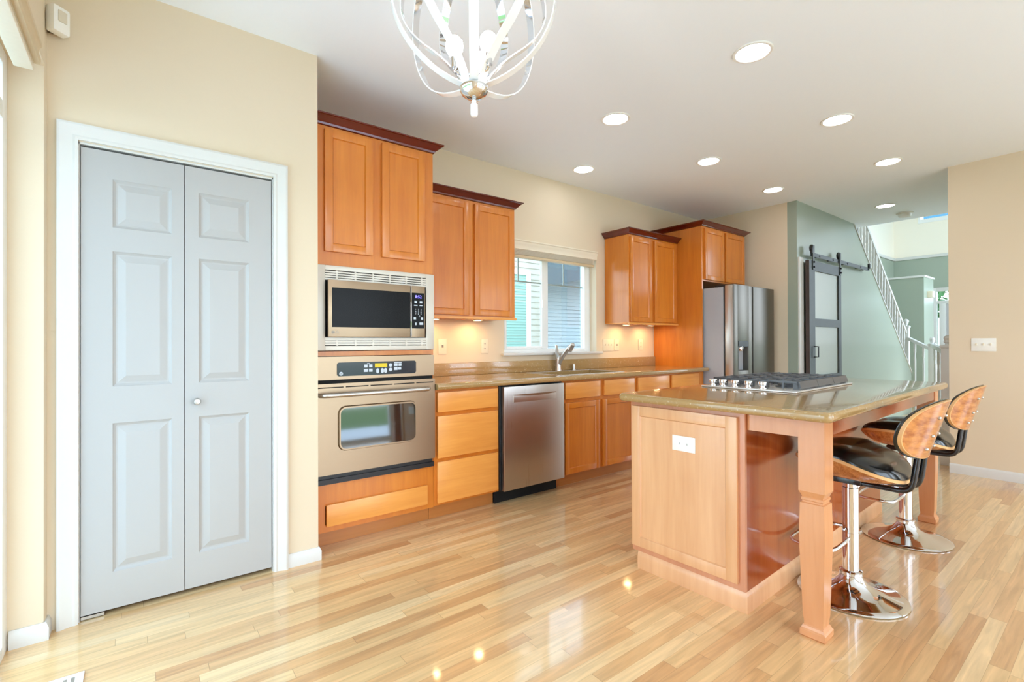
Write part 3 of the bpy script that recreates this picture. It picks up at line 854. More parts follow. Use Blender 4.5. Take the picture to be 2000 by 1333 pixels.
for q, (x, z, w, h) in enumerate(((1.381, 1.441, .018, .014), (1.417, 1.441, .018, .014), (1.381, 1.420, .024, .006), (1.417, 1.420, .020, .006), (1.374, 1.338, .016, .014), (1.424, 1.338, .014, .014), (1.381, 1.303, .010, .016), (1.419, 1.305, .026, .015))):
    quick(boxes((x - w / 2, x + w / 2, 2.782, 2.7826, z - h / 2, z + h / 2)), 'key', 'button_grey', cp)

ov = thing('built_in_oven', 'stainless built in wall oven with black control strip', 'oven', (1.158, 2.84, 0.375))
quick(boxes((.803, 1.519, 2.846, 3.40, .385, 1.10)), 'body', 'black_plastic', ov)
cpn = quick(lambda mb: mb.rpanel(.785, 1.531, .972, 1.105, 2.822, 2.8455, rc=.012), 'control_panel', 'steel', ov)
quick(lambda mb: mb.rpanel(.902, 1.400, .991, 1.071, 2.8195, 2.8225, rc=.014), 'control_strip', 'control_black', cpn)
quick(boxes((1.128, 1.205, 2.818, 2.8196, 1.036, 1.060)), 'display', 'display_amber', cpn)
for x, z, w, h in ((1.072, 1.046, .020, .018), (1.102, 1.046, .020, .018), (1.072, 1.020, .024, .018), (1.102, 1.020, .022, .018), (1.262, 1.048, .024, .018), (1.290, 1.048, .020, .018), (1.262, 1.024, .024, .018), (1.288, 1.024, .020, .015), (1.276, 1.062, .050, .006), (1.088, 1.060, .018, .005)):
    quick(lambda mb: mb.rpanel(x - w / 2, x + w / 2, z - h / 2, z + h / 2, 2.818, 2.8196, rc=.002), 'button', 'button_grey', cpn)
for x in (1.145, 1.175, 1.195):
    quick(lambda mb: mb.rpanel(x - .009, x + .009, 1.000, 1.030, 2.818, 2.8196, rc=.0088), 'button', 'button_grey', cpn)
for z in (1.047, 1.020):
    quick(lambda mb: mb.cyl((1.228, 2.818, z), .011, .0016, 'Y', 18), 'button', 'button_grey', cpn)
quick(lambda mb: mb.cyl((.925, 2.8182, 1.006), .011, .0014, 'Y', 22), 'logo_disc', 'button_grey', cpn)
text('GE', 'logo', 'control_black', .011, (.925, 2.8180, 1.006), cpn)
quick(boxes((.787, 1.527, 2.835, 2.8455, .950, .973)), 'gap_strip', 'void_black', ov)
do = quick(lambda mb: (mb.rpanel(.786, 1.531, .432, .951, 2.812, 2.834, rc=.006),), 'door', 'steel', ov)
for x0, x1 in ((.792, .936), (.950, 1.085), (1.098, 1.236), (1.249, 1.384), (1.398, 1.518)):
    quick(boxes((x0, x1, 2.8105, 2.8122, .926, .932)), 'vent_slot', 'void_black', do)
def f(mb):   # the pane leans back a little at the top
    mb.M = Matrix.Translation((0, 2.7985, .572)) @ Matrix.Rotation(R(-3.0), 4, 'X') @ Matrix.Translation((0, 0, -.572))
    mb.rpanel(.915, 1.386, .572, .808, 0, .003, rc=.035)
quick(f, 'window', 'oven_glass', do)
def rr_outline(x0, x1, z0, z1, rc, y, seg=6):
    pts = []
    for cx, cz, a0 in ((x1 - rc, z1 - rc, 0), (x0 + rc, z1 - rc, 90), (x0 + rc, z0 + rc, 180), (x1 - rc, z0 + rc, 270)):
        for k in range(seg + 1):
            a = R(a0 + 90 * k / seg); pts.append((cx + rc * math.cos(a), y, cz + rc * math.sin(a)))
    return pts
def f(mb):
    o = [rr_outline(.903, 1.398, .560, .820, .045, 2.812), rr_outline(.908, 1.393, .565, .815, .041, 2.7975), rr_outline(.916, 1.385, .573, .807, .034, 2.7975), rr_outline(.916, 1.385, .573, .807, .034, 2.8125)]
    mb.ring(o, False, False)
quick(f, 'window_bezel', 'steel', do)
quick(lambda mb: (mb.tube([(.800, 2.800, .889), (.815, 2.772, .889), (.86, 2.762, .889), (1.42, 2.762, .889), (1.465, 2.772, .889), (1.48, 2.800, .889)], .0135, 12, smooth=2),
      mb.box(.794, .812, 2.795, 2.8122, .88, .90), mb.box(1.468, 1.486, 2.795, 2.8122, .88, .90)), 'handle', 'satin_nickel', do)
quick(boxes((.790, 1.530, 2.825, 2.8455, .376, .405), (.795, 1.525, 2.835, 2.8455, .405, .43)), 'bottom_trim', 'black_plastic', ov)

dw = thing('dishwasher', 'stainless dishwasher with a recessed pocket handle', 'dishwasher', (2.38, 2.85, 0))
quick(boxes((2.072, 2.690, 2.846, 3.40, .105, .868)), 'body', 'black_plastic', dw)
dd = quick(boxes((2.086, 2.684, 2.800, 2.8375, .105, .862), bev=.005), 'door', 'steel_vertical', dw)
dd['label'] = 'brushed steel door'
def f(mb):   # curved pocket: raised lip that overhangs a scooped plate
    mb.box(2.170, 2.594, 2.7965, 2.8002, .744, .798, bev=.001)
quick(f, 'handle_pocket', 'satin_nickel', dd)
def f(mb):
    n = 16; A = []
    for y in (2.7955, 2.7995):
        A.append([(2.170 + (2.594 - 2.170) * k / n, y, .800) for k in range(n + 1)] + [(2.594 - (2.594 - 2.170) * k / n, y, .795 - .011 * math.sin(math.pi * k / n)) for k in range(n + 1)])
    mb.ring(A)
quick(f, 'handle_lip', 'steel', dd)
quick(boxes((2.067, 2.085, 2.838, 2.8455, .105, .870)), 'side_trim', 'black_plastic', dw)
quick(boxes((2.07, 2.685, 2.90, 2.92, 0, .10)), 'kick_plate', 'void_black', dw)
quick(boxes((2.072, 2.684, 2.830, 2.845, .864, .872)), 'top_gap', 'void_black', dw)

fr = thing('refrigerator', 'stainless refrigerator with a water dispenser beside the maple panel', 'refrigerator', (5.25, 3.0, 0))
quick(boxes((4.795, 5.690, 2.63, 3.40, .03, 1.755)), 'case', 'fridge_case', fr)
def fdoor(x0, x1, z0, z1, hole=None):
    def f(mb):
        if not hole: mb.box(x0, x1, 2.520, 2.615, z0, z1, bev=.008)
        else:
            a, b, c, d = hole
            mb.box(x0, a, 2.520, 2.615, z0, z1, bev=.006); mb.box(b, x1, 2.520, 2.615, z0, z1, bev=.006)
            mb.box(a - .004, b + .004, 2.5203, 2.615, z0, c, bev=.001); mb.box(a - .004, b + .004, 2.5203, 2.615, d, z1, bev=.001)
            mb.box(a - .002, b + .002, 2.585, 2.614, c - .002, d + .002)
    return f
dl = quick(fdoor(4.797, 5.182, .735, 1.778, (4.885, 5.095, .885, 1.195)), 'door', 'fridge_steel', fr)
quick(fdoor(5.205, 5.692, .735, 1.778), 'door', 'fridge_steel', fr)
quick(boxes((4.797, 5.692, 2.520, 2.615, .07, .722), bev=.008), 'freezer_drawer', 'fridge_steel', fr)
quick(boxes((4.7925, 4.7965, 2.528, 2.608, .745, 1.770), bev=.001), 'door_edge', 'satin_nickel', fr)  # paler strip paints the window's reflection onto the door side
quick(boxes((5.183, 5.204, 2.545, 2.62, .74, 1.774)), 'grip_channel', 'void_black', fr)
quick(boxes((4.797, 4.90, 2.56, 2.72, 1.757, 1.776), bev=.004), 'hinge_cover', 'black_plastic', fr)
quick(lambda mb: (mb.box(4.886, 4.902, 2.522, 2.584, .886, 1.194), mb.box(4.886, 5.094, 2.522, 2.584, 1.135, 1.194)), 'dispenser_hood', 'black_plastic', dl)
quick(boxes((4.903, 5.094, 2.578, 2.5845, .886, 1.134)), 'dispenser_back', 'fridge_case', dl)
quick(lambda mb: mb.lathe([(.03, 0), (.036, .015), (.036, .04), (.03, .05)], (4.975, 2.553, 1.09), 'Z', 20), 'dispenser_nozzle', 'chrome', dl)
# ================================================================== ISLAND
PIV = Vector((2.1, 0.75, 0))
FI = Matrix.Translation(PIV) @ Matrix.Rotation(R(1.6), 4, 'Z') @ Matrix.Translation(-PIV)
TO_LEFT = lambda x, y: Matrix.Translation((x, y, 0)) @ Matrix.Rotation(R(-90), 4, 'Z')   # builds facing -Y -> faces -X
isl = thing('kitchen_island', 'maple kitchen island with panelled end and square table legs', 'island', (3.1, 1.2, 0), F=FI)
IX0, IX1, IY0, IY1 = 2.104, 4.10, 1.052, 1.648
def f(mb):
    mb.box(IX0 + .002, IX1, IY0 + .02, IY1, .088, .872)
quick(f, 'carcass', 'island_cherry_shaded', isl)
def f(mb):   # end frame around the panel
    mb.box(IX0 - .004, IX0 + .012, IY0, IY0 + .019, .088, .872); mb.box(IX0 - .004, IX0 + .002, IY0 + .019, IY1, .088, .872)
quick(f, 'end_frame', 'island_frame_daylit', isl)
quick(boxes((IX0 + .012, IX1, IY0, IY0 + .0195, .088, .872)), 'back_panel', 'island_cherry_shaded', isl)['label'] = 'reddish glossy back panel'
def f(mb):
    mb.M = TO_LEFT(IX0 - .022, 1.640)
    shaker(0, 0.560, .118, .850, 0, rail=.052, rec=.008, th=.0178)(mb)
quick(f, 'end_panel', 'island_panel_daylit', isl)
for k in range(4):   # doors on the cooking side, only their edges show
    quick(boxes((IX0 + .02 + k * .49, IX0 + .49 + k * .49, IY1 + .001, IY1 + .02, .118, .85), bev=.003), 'door', 'island_maple_daylit', isl)
def f(mb):
    prof = [(0, 0), (.013, 0), (.013, .062), (.009, .078), (.003, .088), (0, .088)]
    mb.sweep([(IX0 + .002, 1.612), (IX0 + .002, IY0 + .002), (IX1, IY0 + .002)][::-1], [(-o, z) for o, z in prof])
quick(f, 'base_molding', 'island_panel_daylit', isl)
quick(boxes((IX0 + .02, IX1 - .02, IY0 + .02, 1.60, 0, .088)), 'plinth', 'island_cherry_shaded', isl)
LEGS = (2.112, 4.060)
def leg(x):
    def f(mb):
        c = (x + .045, .796)
        def sq(h, z): return [(c[0] - h, c[1] - h, z), (c[0] + h, c[1] - h, z), (c[0] + h, c[1] + h, z), (c[0] - h, c[1] + h, z)]
        mb.ring([sq(h, z) for h, z in ((.041, 0), (.046, .006), (.046, .028), (.041, .034), (.038, .044), (.034, .048), (.034, .060), (.037, .085), (.045, .36), (.0455, .43), (.043, .535),
                                       (.037, .538), (.037, .545), (.040, .548), (.040, .556), (.037, .559), (.040, .568), (.046, .580), (.047, .583), (.047, .872))])
    return f
for x in LEGS: quick(leg(x), 'leg', 'island_maple_daylit', isl, sharp=12)
quick(boxes((LEGS[0] + .092, LEGS[1] - .001, .752, .772, .806, .872)), 'apron', 'island_cherry_shaded', isl)
quick(boxes((2.122, 2.142, .843, IY0 - .001, .795, .872)), 'apron', 'island_maple_daylit', isl)
ic = quick(lambda mb: mb.rslab(2.028, 4.170, .700, 1.690, .874, .914, rc=.03, re=.017), 'island_countertop', 'quartz', loc=(3.1, 1.2, .874), F=FI, sharp=30)
tag(ic, 'glossy speckled stone top of the island holding the cooktop', 'countertop')

# cooktop
ck = thing('gas_cooktop', 'stainless gas cooktop with black grates set in the island top', 'cooktop', (3.13, 1.33, .9142), F=FI)
quick(lambda mb: mb.rslab(2.690, 3.575, 1.062, 1.590, .9142, .924, rc=.012, re=.0045), 'tray', 'tray_steel', ck)
for k, y in enumerate((1.552, 1.492, 1.420, 1.344, 1.266)):
    def f(mb):
        mb.lathe([(.024, 0), (.024, .004), (.017, .006), (.016, .014), (.021, .016), (.0225, .020), (.0225, .034), (.020, .038), (.003, .039)], (2.748, y - .01, .924), 'Z', 22)
    quick(f, 'knob', 'chrome', ck)
def grate(x0, x1, y0, y1):
    def f(mb):
        z0, z1, w = .955, .968, .011
        # outer frame of flat bars with sloping feet, fingers running in from both long sides
        for x in (x0, x1 - w): mb.box(x, x + w, y0, y1, z0, z1, bev=.002)
        for y in (y0, y1 - w): mb.box(x0, x1, y, y + w, z0, z1, bev=.002)
        mb.box((x0 + x1) / 2 - w / 2, (x0 + x1) / 2 + w / 2, y0, y1, z0, z1, bev=.002)
        n = 5
        for k in range(1, n + 1):
            y = y0 + (y1 - y0) * k / (n + 1)
            mb.box(x0, x0 + (x1 - x0) * .40, y - w / 2, y + w / 2, z0, z1 + .003, bev=.002); mb.box(x1 - (x1 - x0) * .40, x1, y - w / 2, y + w / 2, z0, z1 + .003, bev=.002)
            for xx, sx_ in ((x0, -1), (x1 - w, 1)):
                mb.prism([(xx, z1), (xx + w, z1), (xx + w + .004 * sx_, .926), (xx + .004 * sx_, .926)], 'Y', y - w / 2, y + w / 2)
        for y in (y0, y1 - .03):
            for x in (x0, x1 - w): mb.box(x, x + w, y, y + .03, .9245, z0)
        # skirt along the stool side
        mb.prism([(y0 - .012, .930), (y0, z1), (y0 + w, z1), (y0 + w, .945), (y0, .930)], 'X', x0, x1)
    return f
GX = ((2.812, 3.060), (3.064, 3.312), (3.316, 3.560))
for a, b in GX: quick(grate(a, b, 1.095, 1.575), 'grate', 'cast_iron', ck)
for x, y, r in ((2.936, 1.21, .04), (2.936, 1.46, .035), (3.188, 1.335, .055), (3.438, 1.21, .035), (3.438, 1.46, .045)):
    quick(lambda mb: mb.lathe([(r + .012, 0), (r + .012, .006), (r, .008), (r, .018), (r * .9, .022), (.003, .022)], (x, y, .924), 'Z', 24), 'burner', 'cast_iron', ck)

# ================================================================== BAR STOOLS
def make_stool(loc, label):
    s = thing('bar_stool', label, 'bar stool', loc, group='bar stools along the island')
    X, Y, Z0 = loc[0], loc[1], 0.556
    cy0 = Y - .010
    A, B = .220, .210
    NS = 56
    def rim(ph): 
        sn = math.sin(ph)
        return (.100 - .048 * sn ** 4) if sn > 0 else (.100 - .086 * abs(sn) ** 1.3)
    def out(ph, k=1.0):
        n = 3.0; c, sn = math.cos(ph), math.sin(ph)
        q = (abs(c) ** n + abs(sn) ** n) ** (-1 / n)
        return X + A * k * q * c, cy0 + B * k * q * sn
    PH = [2 * math.pi * k / NS for k in range(NS)]
    RH = (.02, .25, .45, .6, .72, .82, .9, .96, 1.0)
    def shell(mb):
        low = [[(*out(p, r), Z0 + rim(p) * r ** 4.2) for p in PH] for r in RH]
        top = [[(*out(p, r), Z0 + .012 + rim(p) * r ** 4.2) for p in PH] for r in RH[::-1]]
        mb.ring(low + top)
    def edge(mb):
        mb.ring([[(*out(p, k), Z0 + dz + rim(p)) for p in PH] for k, dz in ((.99, -.001), (1.004, -.001), (1.004, .013), (.985, .013), (.985, -.001))], False, False)
    sh = quick(shell, 'seat_shell', 'walnut_veneer', s, sharp=60)
    quick(edge, 'shell_edge', 'ply_edge', sh)
    def pad(mb):
        rs = (.02, .2, .4, .55, .68, .78, .86, .92, .96, .985)
        def ztop(p, r):
            puff = .047 * max(0.0, 1 - (r / .985) ** 5) ** .5
            hump = .012 * math.cos(p) ** 2 * math.sin(math.pi * min(1, r)) * (1 if math.sin(p) > -.2 else .3)
            zc = .648
            return (1 - r ** 2) * zc + r ** 2 * (Z0 + .014 + rim(p)) + puff + hump
        top = [[(*out(p, r), ztop(p, r)) for p in PH] for r in rs]
        bot = [[(*out(p, r), Z0 + .0125 + rim(p) * r ** 4.2) for p in PH] for r in rs[::-1]]
        mb.ring(top + bot)
    quick(pad, 'seat_pad', 'black_leather', s, sharp=60)
    # back: curved oval shell, veneer behind and padding in front
    def bk(u, v, off, k=1.0):
        n = 2.35
        m = max(abs(u), abs(v), 1e-6); q = (abs(u / m) ** n + abs(v / m) ** n) ** (-1 / n)
        r = m
        x = .202 * k * (u / m) * q * r; z = .124 * k * (v / m) * q * r
        return (X + x, Y - .318 + 1.75 * x * x - .30 * z + off, .814 + z)
    def patch(o0, o1, k, edge_in=0.0, crown_=0.0):
        def f(mb):
            NR, NA = 8, 56
            def rg(r, off):
                pts = []
                for a in range(NA):
                    t = 2 * math.pi * a / NA
                    c, s_ = math.cos(t), math.sin(t); m = max(abs(c), abs(s_))
                    pts.append(bk(c / m * r, s_ / m * r, off, k))
                return pts
            R_ = [max(.02, i / NR) for i in range(NR + 1)]
            fr_ = [rg(r, o1 + crown_ * max(0.0, 1 - r ** 4) ** .5) for r in R_]
            bk_ = [rg(r, o0) for r in R_[::-1]]
            mb.ring(bk_[::-1][:0] + fr_ + bk_)
        return f
    bs = quick(patch(0, .012, 1.0), 'backrest_shell', 'walnut_back', s, sharp=50)
    quick(patch(.0125, .020, 1.03, crown_=.028), 'backrest_pad', 'black_leather', s, sharp=60)
    def f(mb):
        NA = 56; P = []
        for k, o in ((.985, -.0012), (1.002, -.0012), (1.002, .0122), (.985, .0122), (.985, -.0012)):
            ring_ = []
            for a in range(NA):
                t = 2 * math.pi * a / NA; c, s_ = math.cos(t), math.sin(t); m = max(abs(c), abs(s_))
                ring_.append(bk(c / m, s_ / m, o, k))
            P.append(ring_)
        mb.ring(P, False, False)
    quick(f, 'shell_edge', 'ply_edge', bs)
    for x in (-.058, .058):
        for z in (.06, -.03, -.085):
            p = bk(x / .202, z / .124, -.001)
            quick(lambda mb: mb.ball(p, .0075, 12, .9), 'rivet', 'satin_nickel', bs)
    for x in (-.058, .058):
        def f(mb):
            t_ = bk(x / .202, -.5, .027); t2_ = bk(x / .202, .1, .026)
            mb.tube([(X + x, Y + .06, .541), (X + x, Y - .14, .541), (X + x, Y - .222, .541), (X + x, Y - .245, .572), (X + x, Y - .254, .64), t_, t2_], .0115, 12, smooth=2)
        quick(f, 'frame_tube', 'black_tube', s)
    quick(boxes((X - .075, X + .075, Y - .065, Y + .075, .530, .554), bev=.004), 'seat_plate', 'black_tube', s)
    quick(lambda mb: mb.lathe([(.033, .105), (.033, .29), (.0322, .291), (.0322, .293), (.033, .294), (.033, .50), (.030, .502), (.030, .53)], (X, Y, 0), 'Z', 28), 'pole', 'chrome', s)
    quick(lambda mb: mb.lathe([(.205, 0), (.216, .002), (.218, .007), (.214, .011), (.19, .017), (.14, .027), (.095, .041), (.065, .060), (.050, .080), (.044, .092), (.047, .096), (.047, .112), (.040, .116), (.034, .118)], (X, Y, 0), 'Z', 64), 'base', 'chrome', s, sharp=50)
    def f(mb):
        z = .245
        mb.tube([(X - .03, Y + .0, z + .02), (X - .09, Y + .0, z + .012), (X - .185, Y + .01, z), (X - .215, Y + .06, z), (X - .19, Y + .178, z - .005), (X - .12, Y + .214, z - .008), (X + .12, Y + .214, z - .008),
                 (X + .19, Y + .178, z - .005), (X + .215, Y + .06, z), (X + .185, Y + .01, z), (X + .09, Y, z + .012), (X + .03, Y, z + .02)], .0085, 12, smooth=2)
    quick(f, 'footrest', 'chrome', s)
    quick(lambda mb: (mb.tube([(X + .02, Y - .02, .5), (X + .10, Y - .03, .512), (X + .17, Y - .03, .505)], .005, 8), mb.ball((X + .175, Y - .03, .505), .009, 10)), 'lever', 'chrome', s)
    return s
st = make_stool((2.64, .830, 0), 'walnut and black bar stool nearest the front corner leg of the island')
dup(st, (3.66, .865, 0), 'walnut and black bar stool farther along the island, nearest the light switch wall')

# ================================================================== BLINDS, VENT, SENSOR
bl = thing('window_blind', 'cream horizontal blind drawn up at the top of the kitchen window', 'blind', (3.18, 3.45, 1.96))
def f(mb):
    pr = [(3.445, 2.035), (3.436, 2.04), (3.434, 2.075), (3.428, 2.085), (3.426, 2.105), (3.418, 2.112), (3.418, 2.122), (3.458, 2.122), (3.458, 2.035)]
    mb.prism(pr, 'X', 2.590, 3.768)
quick(f, 'valance', 'blind_white', bl)
def f(mb):
    for k in range(9): mb.box(2.600, 3.728, 3.442, 3.492, 1.990 + k * .0055, 1.9925 + k * .0055)
quick(f, 'slat_stack', 'blind_white', bl)
quick(boxes((2.600, 3.728, 3.440, 3.494, 1.962, 1.986), bev=.003), 'bottom_rail', 'blind_tan', bl)
quick(boxes((2.600, 3.74, 3.462, 3.50, 2.04, 2.125)), 'head_rail', 'blind_white', bl)
bl2 = thing('patio_blind', 'raised white blind with valance over the glass patio door', 'blind', (-0.31, 1.4, 2.18))
def f(mb):
    pr = [(-.286, 2.205), (-.284, 2.225), (-.292, 2.23), (-.288, 2.262), (-.282, 2.27), (-.282, 2.285), (-.302, 2.285), (-.302, 2.205)]
    mb.prism([(x, z) for x, z in pr], 'Y', .62, 2.45)
quick(f, 'valance', 'blind_tan', bl2)
def f(mb):
    for k in range(8): mb.box(-.352, -.3025, .63, 2.44, 2.200 + k * .010, 2.2045 + k * .010)
quick(f, 'slat_stack', 'blind_white', bl2)
quick(boxes((-.355, -.3025, .63, 2.445, 2.176, 2.196), bev=.003), 'bottom_rail', 'blind_white', bl2)
quick(boxes((-.352, -.3025, .63, 2.44, 2.281, 2.299)), 'head_rail', 'blind_white', bl2)

ms = thing('motion_sensor', 'small white motion sensor high in the corner over the pantry', 'sensor', (-0.275, 2.70, 2.50))
def f(mb):
    mb.M = Matrix.Translation((-0.262, 2.690, 2.505)) @ Matrix.Rotation(R(42), 4, 'Z')
    mb.box(-.032, .032, -.022, .022, -.055, .052, bev=.010)
quick(f, 'housing', 'plate_white', ms)
def f(mb):
    mb.M = Matrix.Translation((-0.262, 2.690, 2.505)) @ Matrix.Rotation(R(42), 4, 'Z')
    mb.box(-.016, .016, -.026, -.021, -.012, .034, bev=.004)
quick(f, 'lens', 'sensor_lens', ms)
quick(boxes((-.2995, -.282, 2.716, 2.744, 2.47, 2.54)), 'bracket', 'slot_dark', ms)

fv = thing('floor_register', 'white metal floor register near the patio door', 'vent', (-0.19, 2.25, 0))
def f(mb):
    mb.box(-.33, -.155, 2.15, 2.325, .0005, .006, bev=.002)
quick(f, 'plate', 'plate_white', fv)
for k in range(7):
    quick(boxes((-.315 + k * .021, -.305 + k * .021, 2.172, 2.300, .0058, .0064)), 'slot', 'print_grey', fv)

# ================================================================== WALL PLATES
def plate(name, label, x, z, w, h, kind, n=1, mat='plate_white', group=None):
    t = thing(name, label, 'outlet' if 'outlet' in name else 'switch', (x, 3.458, z), group=group)
    pl = quick(boxes((x - w / 2, x + w / 2, 3.4535, 3.4598, z - h / 2, z + h / 2), bev=.002), 'cover_plate', mat, t)
    for k in range(n):
        cx = x + (k - (n - 1) / 2) * .046
        if kind == 'duplex':
            for dz in (-.021, .021):
                q = quick(lambda mb: mb.rpanel(cx - .017, cx + .017, z + dz - .014, z + dz + .014, 3.4525, 3.4536, rc=.008), 'socket', mat, t)
                quick(boxes((cx - .008, cx - .005, 3.4522, 3.4526, z + dz - .004, z + dz + .006), (cx + .005, cx + .008, 3.4522, 3.4526, z + dz - .004, z + dz + .006)), 'slot', 'slot_dark', q)
        elif kind == 'gfci':
            q = quick(boxes((cx - .017, cx + .017, 3.4522, 3.4536, z - .034, z + .034), bev=.0008), 'socket', mat, t)
            quick(boxes((cx - .009, cx + .009, 3.4516, 3.4523, z - .008, z - .001), (cx - .009, cx + .009, 3.4516, 3.4523, z + .002, z + .009)), 'reset_button', 'slot_dark', q)
        else:
            quick(boxes((cx - .005, cx + .005, 3.446, 3.4536, z - .004, z + .012), bev=.001), 'toggle', mat, t)
    return t
plate('power_outlet', 'ivory outlet nearest the oven tower under the wall cabinet', 1.951, 1.154, .078, .124, 'gfci', mat='plate_ivory')
plate('power_outlet', 'ivory outlet just beside the lower corner of the window', 2.367, 1.154, .074, .122, 'duplex', mat='plate_ivory')
plate('light_switch', 'wide white switch plate beside the kitchen window sill', 3.962, 1.154, .165, .124, 'toggle', 3, mat='plate_ivory')
plate('power_outlet', 'white outlet close against the switch plate by the window', 4.100, 1.156, .072, .120, 'gfci', mat='plate_ivory')
plate('power_outlet', 'white outlet next to the tall refrigerator panel', 4.508, 1.156, .074, .122, 'duplex', mat='plate_ivory')
t = thing('light_switch', 'white triple switch plate on the bare cream wall behind the stools', 'switch', (5.797, .823, 1.151))
quick(boxes((5.7935, 5.7998, .745, .901, 1.094, 1.208), bev=.002), 'cover_plate', 'plate_white', t)
for y in (.777, .823, .869): quick(boxes((5.784, 5.7936, y - .005, y + .005, 1.146, 1.164), bev=.001), 'toggle', 'plate_ivory', t)
t = thing('power_outlet', 'bright white outlet on the panelled end of the island', 'outlet', (2.09, 1.34, .692), F=FI)
quick(boxes((2.0835, 2.0895, 1.278, 1.398, .656, .729), bev=.0015), 'cover_plate', 'plate_white', t)
for y in (1.358, 1.318): quick(boxes((2.0826, 2.0836, y - .014, y + .014, .675, .709), bev=.0004), 'socket', 'plate_white', t)
for y in (1.362, 1.322): quick(boxes((2.0820, 2.0827, y - .005, y - .003, .688, .697)), 'slot', 'slot_dark', t)

# ================================================================== LAMPS
def can(x, y, label):
    t = thing('recessed_light', label, 'ceiling light', (x, y, 2.7595), group='recessed ceiling lights')
    quick(lambda mb: mb.lathe([(.101, .0), (.101, -.004), (.097, -.007), (.086, -.006), (.083, -.003), (.083, .0)], (x, y, 2.7598), 'Z', 40), 'trim_ring', 'plate_white', t)
    quick(lambda mb: mb.lathe([(.0825, 0), (.0825, -.0025), (.05, -.0045), (.002, -.005)], (x, y, 2.7598), 'Z', 40), 'lens', 'can_glow', t)
for x, y, l in ((2.645, 1.276, 'large glowing recessed light, closest to the front over the island end'),
                (2.66, 2.245, 'glowing recessed light just past the chandelier'),
                (3.20, 3.075, 'glowing recessed light close to the wall above the kitchen window'),
                (3.928, 1.301, 'recessed light over the middle of the island, second in its row'),
                (3.929, 2.281, 'recessed light in front of the refrigerator cabinet crown'),
                (5.20, 1.336, 'recessed light before the stair opening, beside the bare wall'),
                (5.204, 2.307, 'recessed light right above the refrigerator side wall corner'),
                (6.86, 1.789, 'recessed light beyond the wall corner, next to the smoke detector')):
    can(x, y, l)
sm = thing('smoke_detector', 'white smoke detector on the ceiling edge before the stairs', 'smoke detector', (7.43, 1.744, 2.7595))
quick(lambda mb: mb.lathe([(.085, 0), (.085, -.012), (.08, -.014)], (7.43, 1.744, 2.7598), 'Z', 32), 'base', 'plate_white', sm)
quick(lambda mb: mb.lathe([(.066, -.0142), (.066, -.035), (.058, -.048), (.03, -.052), (.002, -.053)], (7.43, 1.744, 2.7598), 'Z', 32), 'cover', 'plate_white', sm)
PUCK_L = ['under cabinet light nearest the oven tower', 'under cabinet light below the cabinet edge by the window', 'under cabinet light above the wide switch plate', 'under cabinet light nearest the refrigerator panel']
for (x, l) in zip((1.80, 2.20, 4.08, 4.50), PUCK_L):
    t = thing('puck_light', l, 'cabinet light', (x, 3.31, 1.376), group='under cabinet lights')
    quick(lambda mb: mb.lathe([(.040, 0), (.040, -.010), (.034, -.012), (.032, -.010), (.032, 0)], (x, 3.31, 1.3755), 'Z', 28), 'ring', 'plate_white', t)
    quick(lambda mb: mb.lathe([(.0315, 0), (.0315, -.009), (.002, -.010)], (x, 3.31, 1.3755), 'Z', 28), 'lens', 'puck_glow', t)

# chandelier
CX, CY = .880, 1.342
ch = thing('chandelier', 'bright chrome orb chandelier of curved ribs', 'chandelier', (CX, CY, 2.76))
def rib(kind, az, PW=1.0):
    def f(mb):
        a = R(az); d = Vector((math.cos(a), math.sin(a), 0)); tn = Vector((-d.y, d.x, 0))
        pts = []
        if kind == 'round':
            pts.append((.044, 2.028))
            for k in range(29):
                t = .17 + (math.pi - .30) * k / 28
                pts.append((.268 * math.sin(t) ** PW, 2.300 - .272 * math.cos(t)))
        else:
            key = [(.040, 2.030), (.048, 2.06), (.078, 2.10), (.125, 2.145), (.185, 2.19), (.228, 2.24), (.250, 2.30), (.238, 2.38), (.195, 2.45), (.13, 2.505), (.07, 2.54), (.035, 2.57)]
            P = [Vector((r, z)) for r, z in key]
            for _ in range(2):
                Q = [P[0]]
                for i in range(len(P) - 1): Q += [P[i] * .75 + P[i + 1] * .25, P[i] * .25 + P[i + 1] * .75]
                P = Q + [P[-1]]
            pts = [(p.x, p.y) for p in P]
        w, th = .0145, .004
        n = len(pts); rings = []
        for i in range(n):
            p0, p1 = pts[max(0, i - 1)], pts[min(n - 1, i + 1)]
            tg = Vector((p1[0] - p0[0], p1[1] - p0[1])).normalized(); nr = Vector((tg.y, -tg.x))
            c = Vector((CX, CY, 0)) + d * pts[i][0] + Vector((0, 0, pts[i][1]))
            o3 = d * nr.x + Vector((0, 0, nr.y))
            rings.append([c + tn * w + o3 * th / 2, c - tn * w + o3 * th / 2, c - tn * w - o3 * th / 2, c + tn * w - o3 * th / 2])
        V = [[mb.v(p) for p in r] for r in rings]
        for i in range(n - 1):
            for j in range(4):
                mb.mi = 1 if j == 2 else 0
                mb.face([V[i][j], V[i][(j + 1) % 4], V[i + 1][(j + 1) % 4], V[i + 1][j]])
        mb.mi = 0; mb.face(V[0]); mb.face(V[-1])
    return f
AZV = math.degrees(math.atan2(-CY, -CX))     # toward the room side it is seen from
for k, (kind, az) in enumerate((('round', 0), ('round', 78), ('round', -78), ('round', 128), ('round', -128), ('round', 180),
                                ('curl', 42), ('curl', -42), ('curl', 100), ('curl', -100), ('curl', 152), ('curl', -152))):
    quick(rib(kind, AZV + az, .62 if abs(az) > 100 else 1.2), 'rib', ['chandelier_reflect_white', 'chrome'], ch)
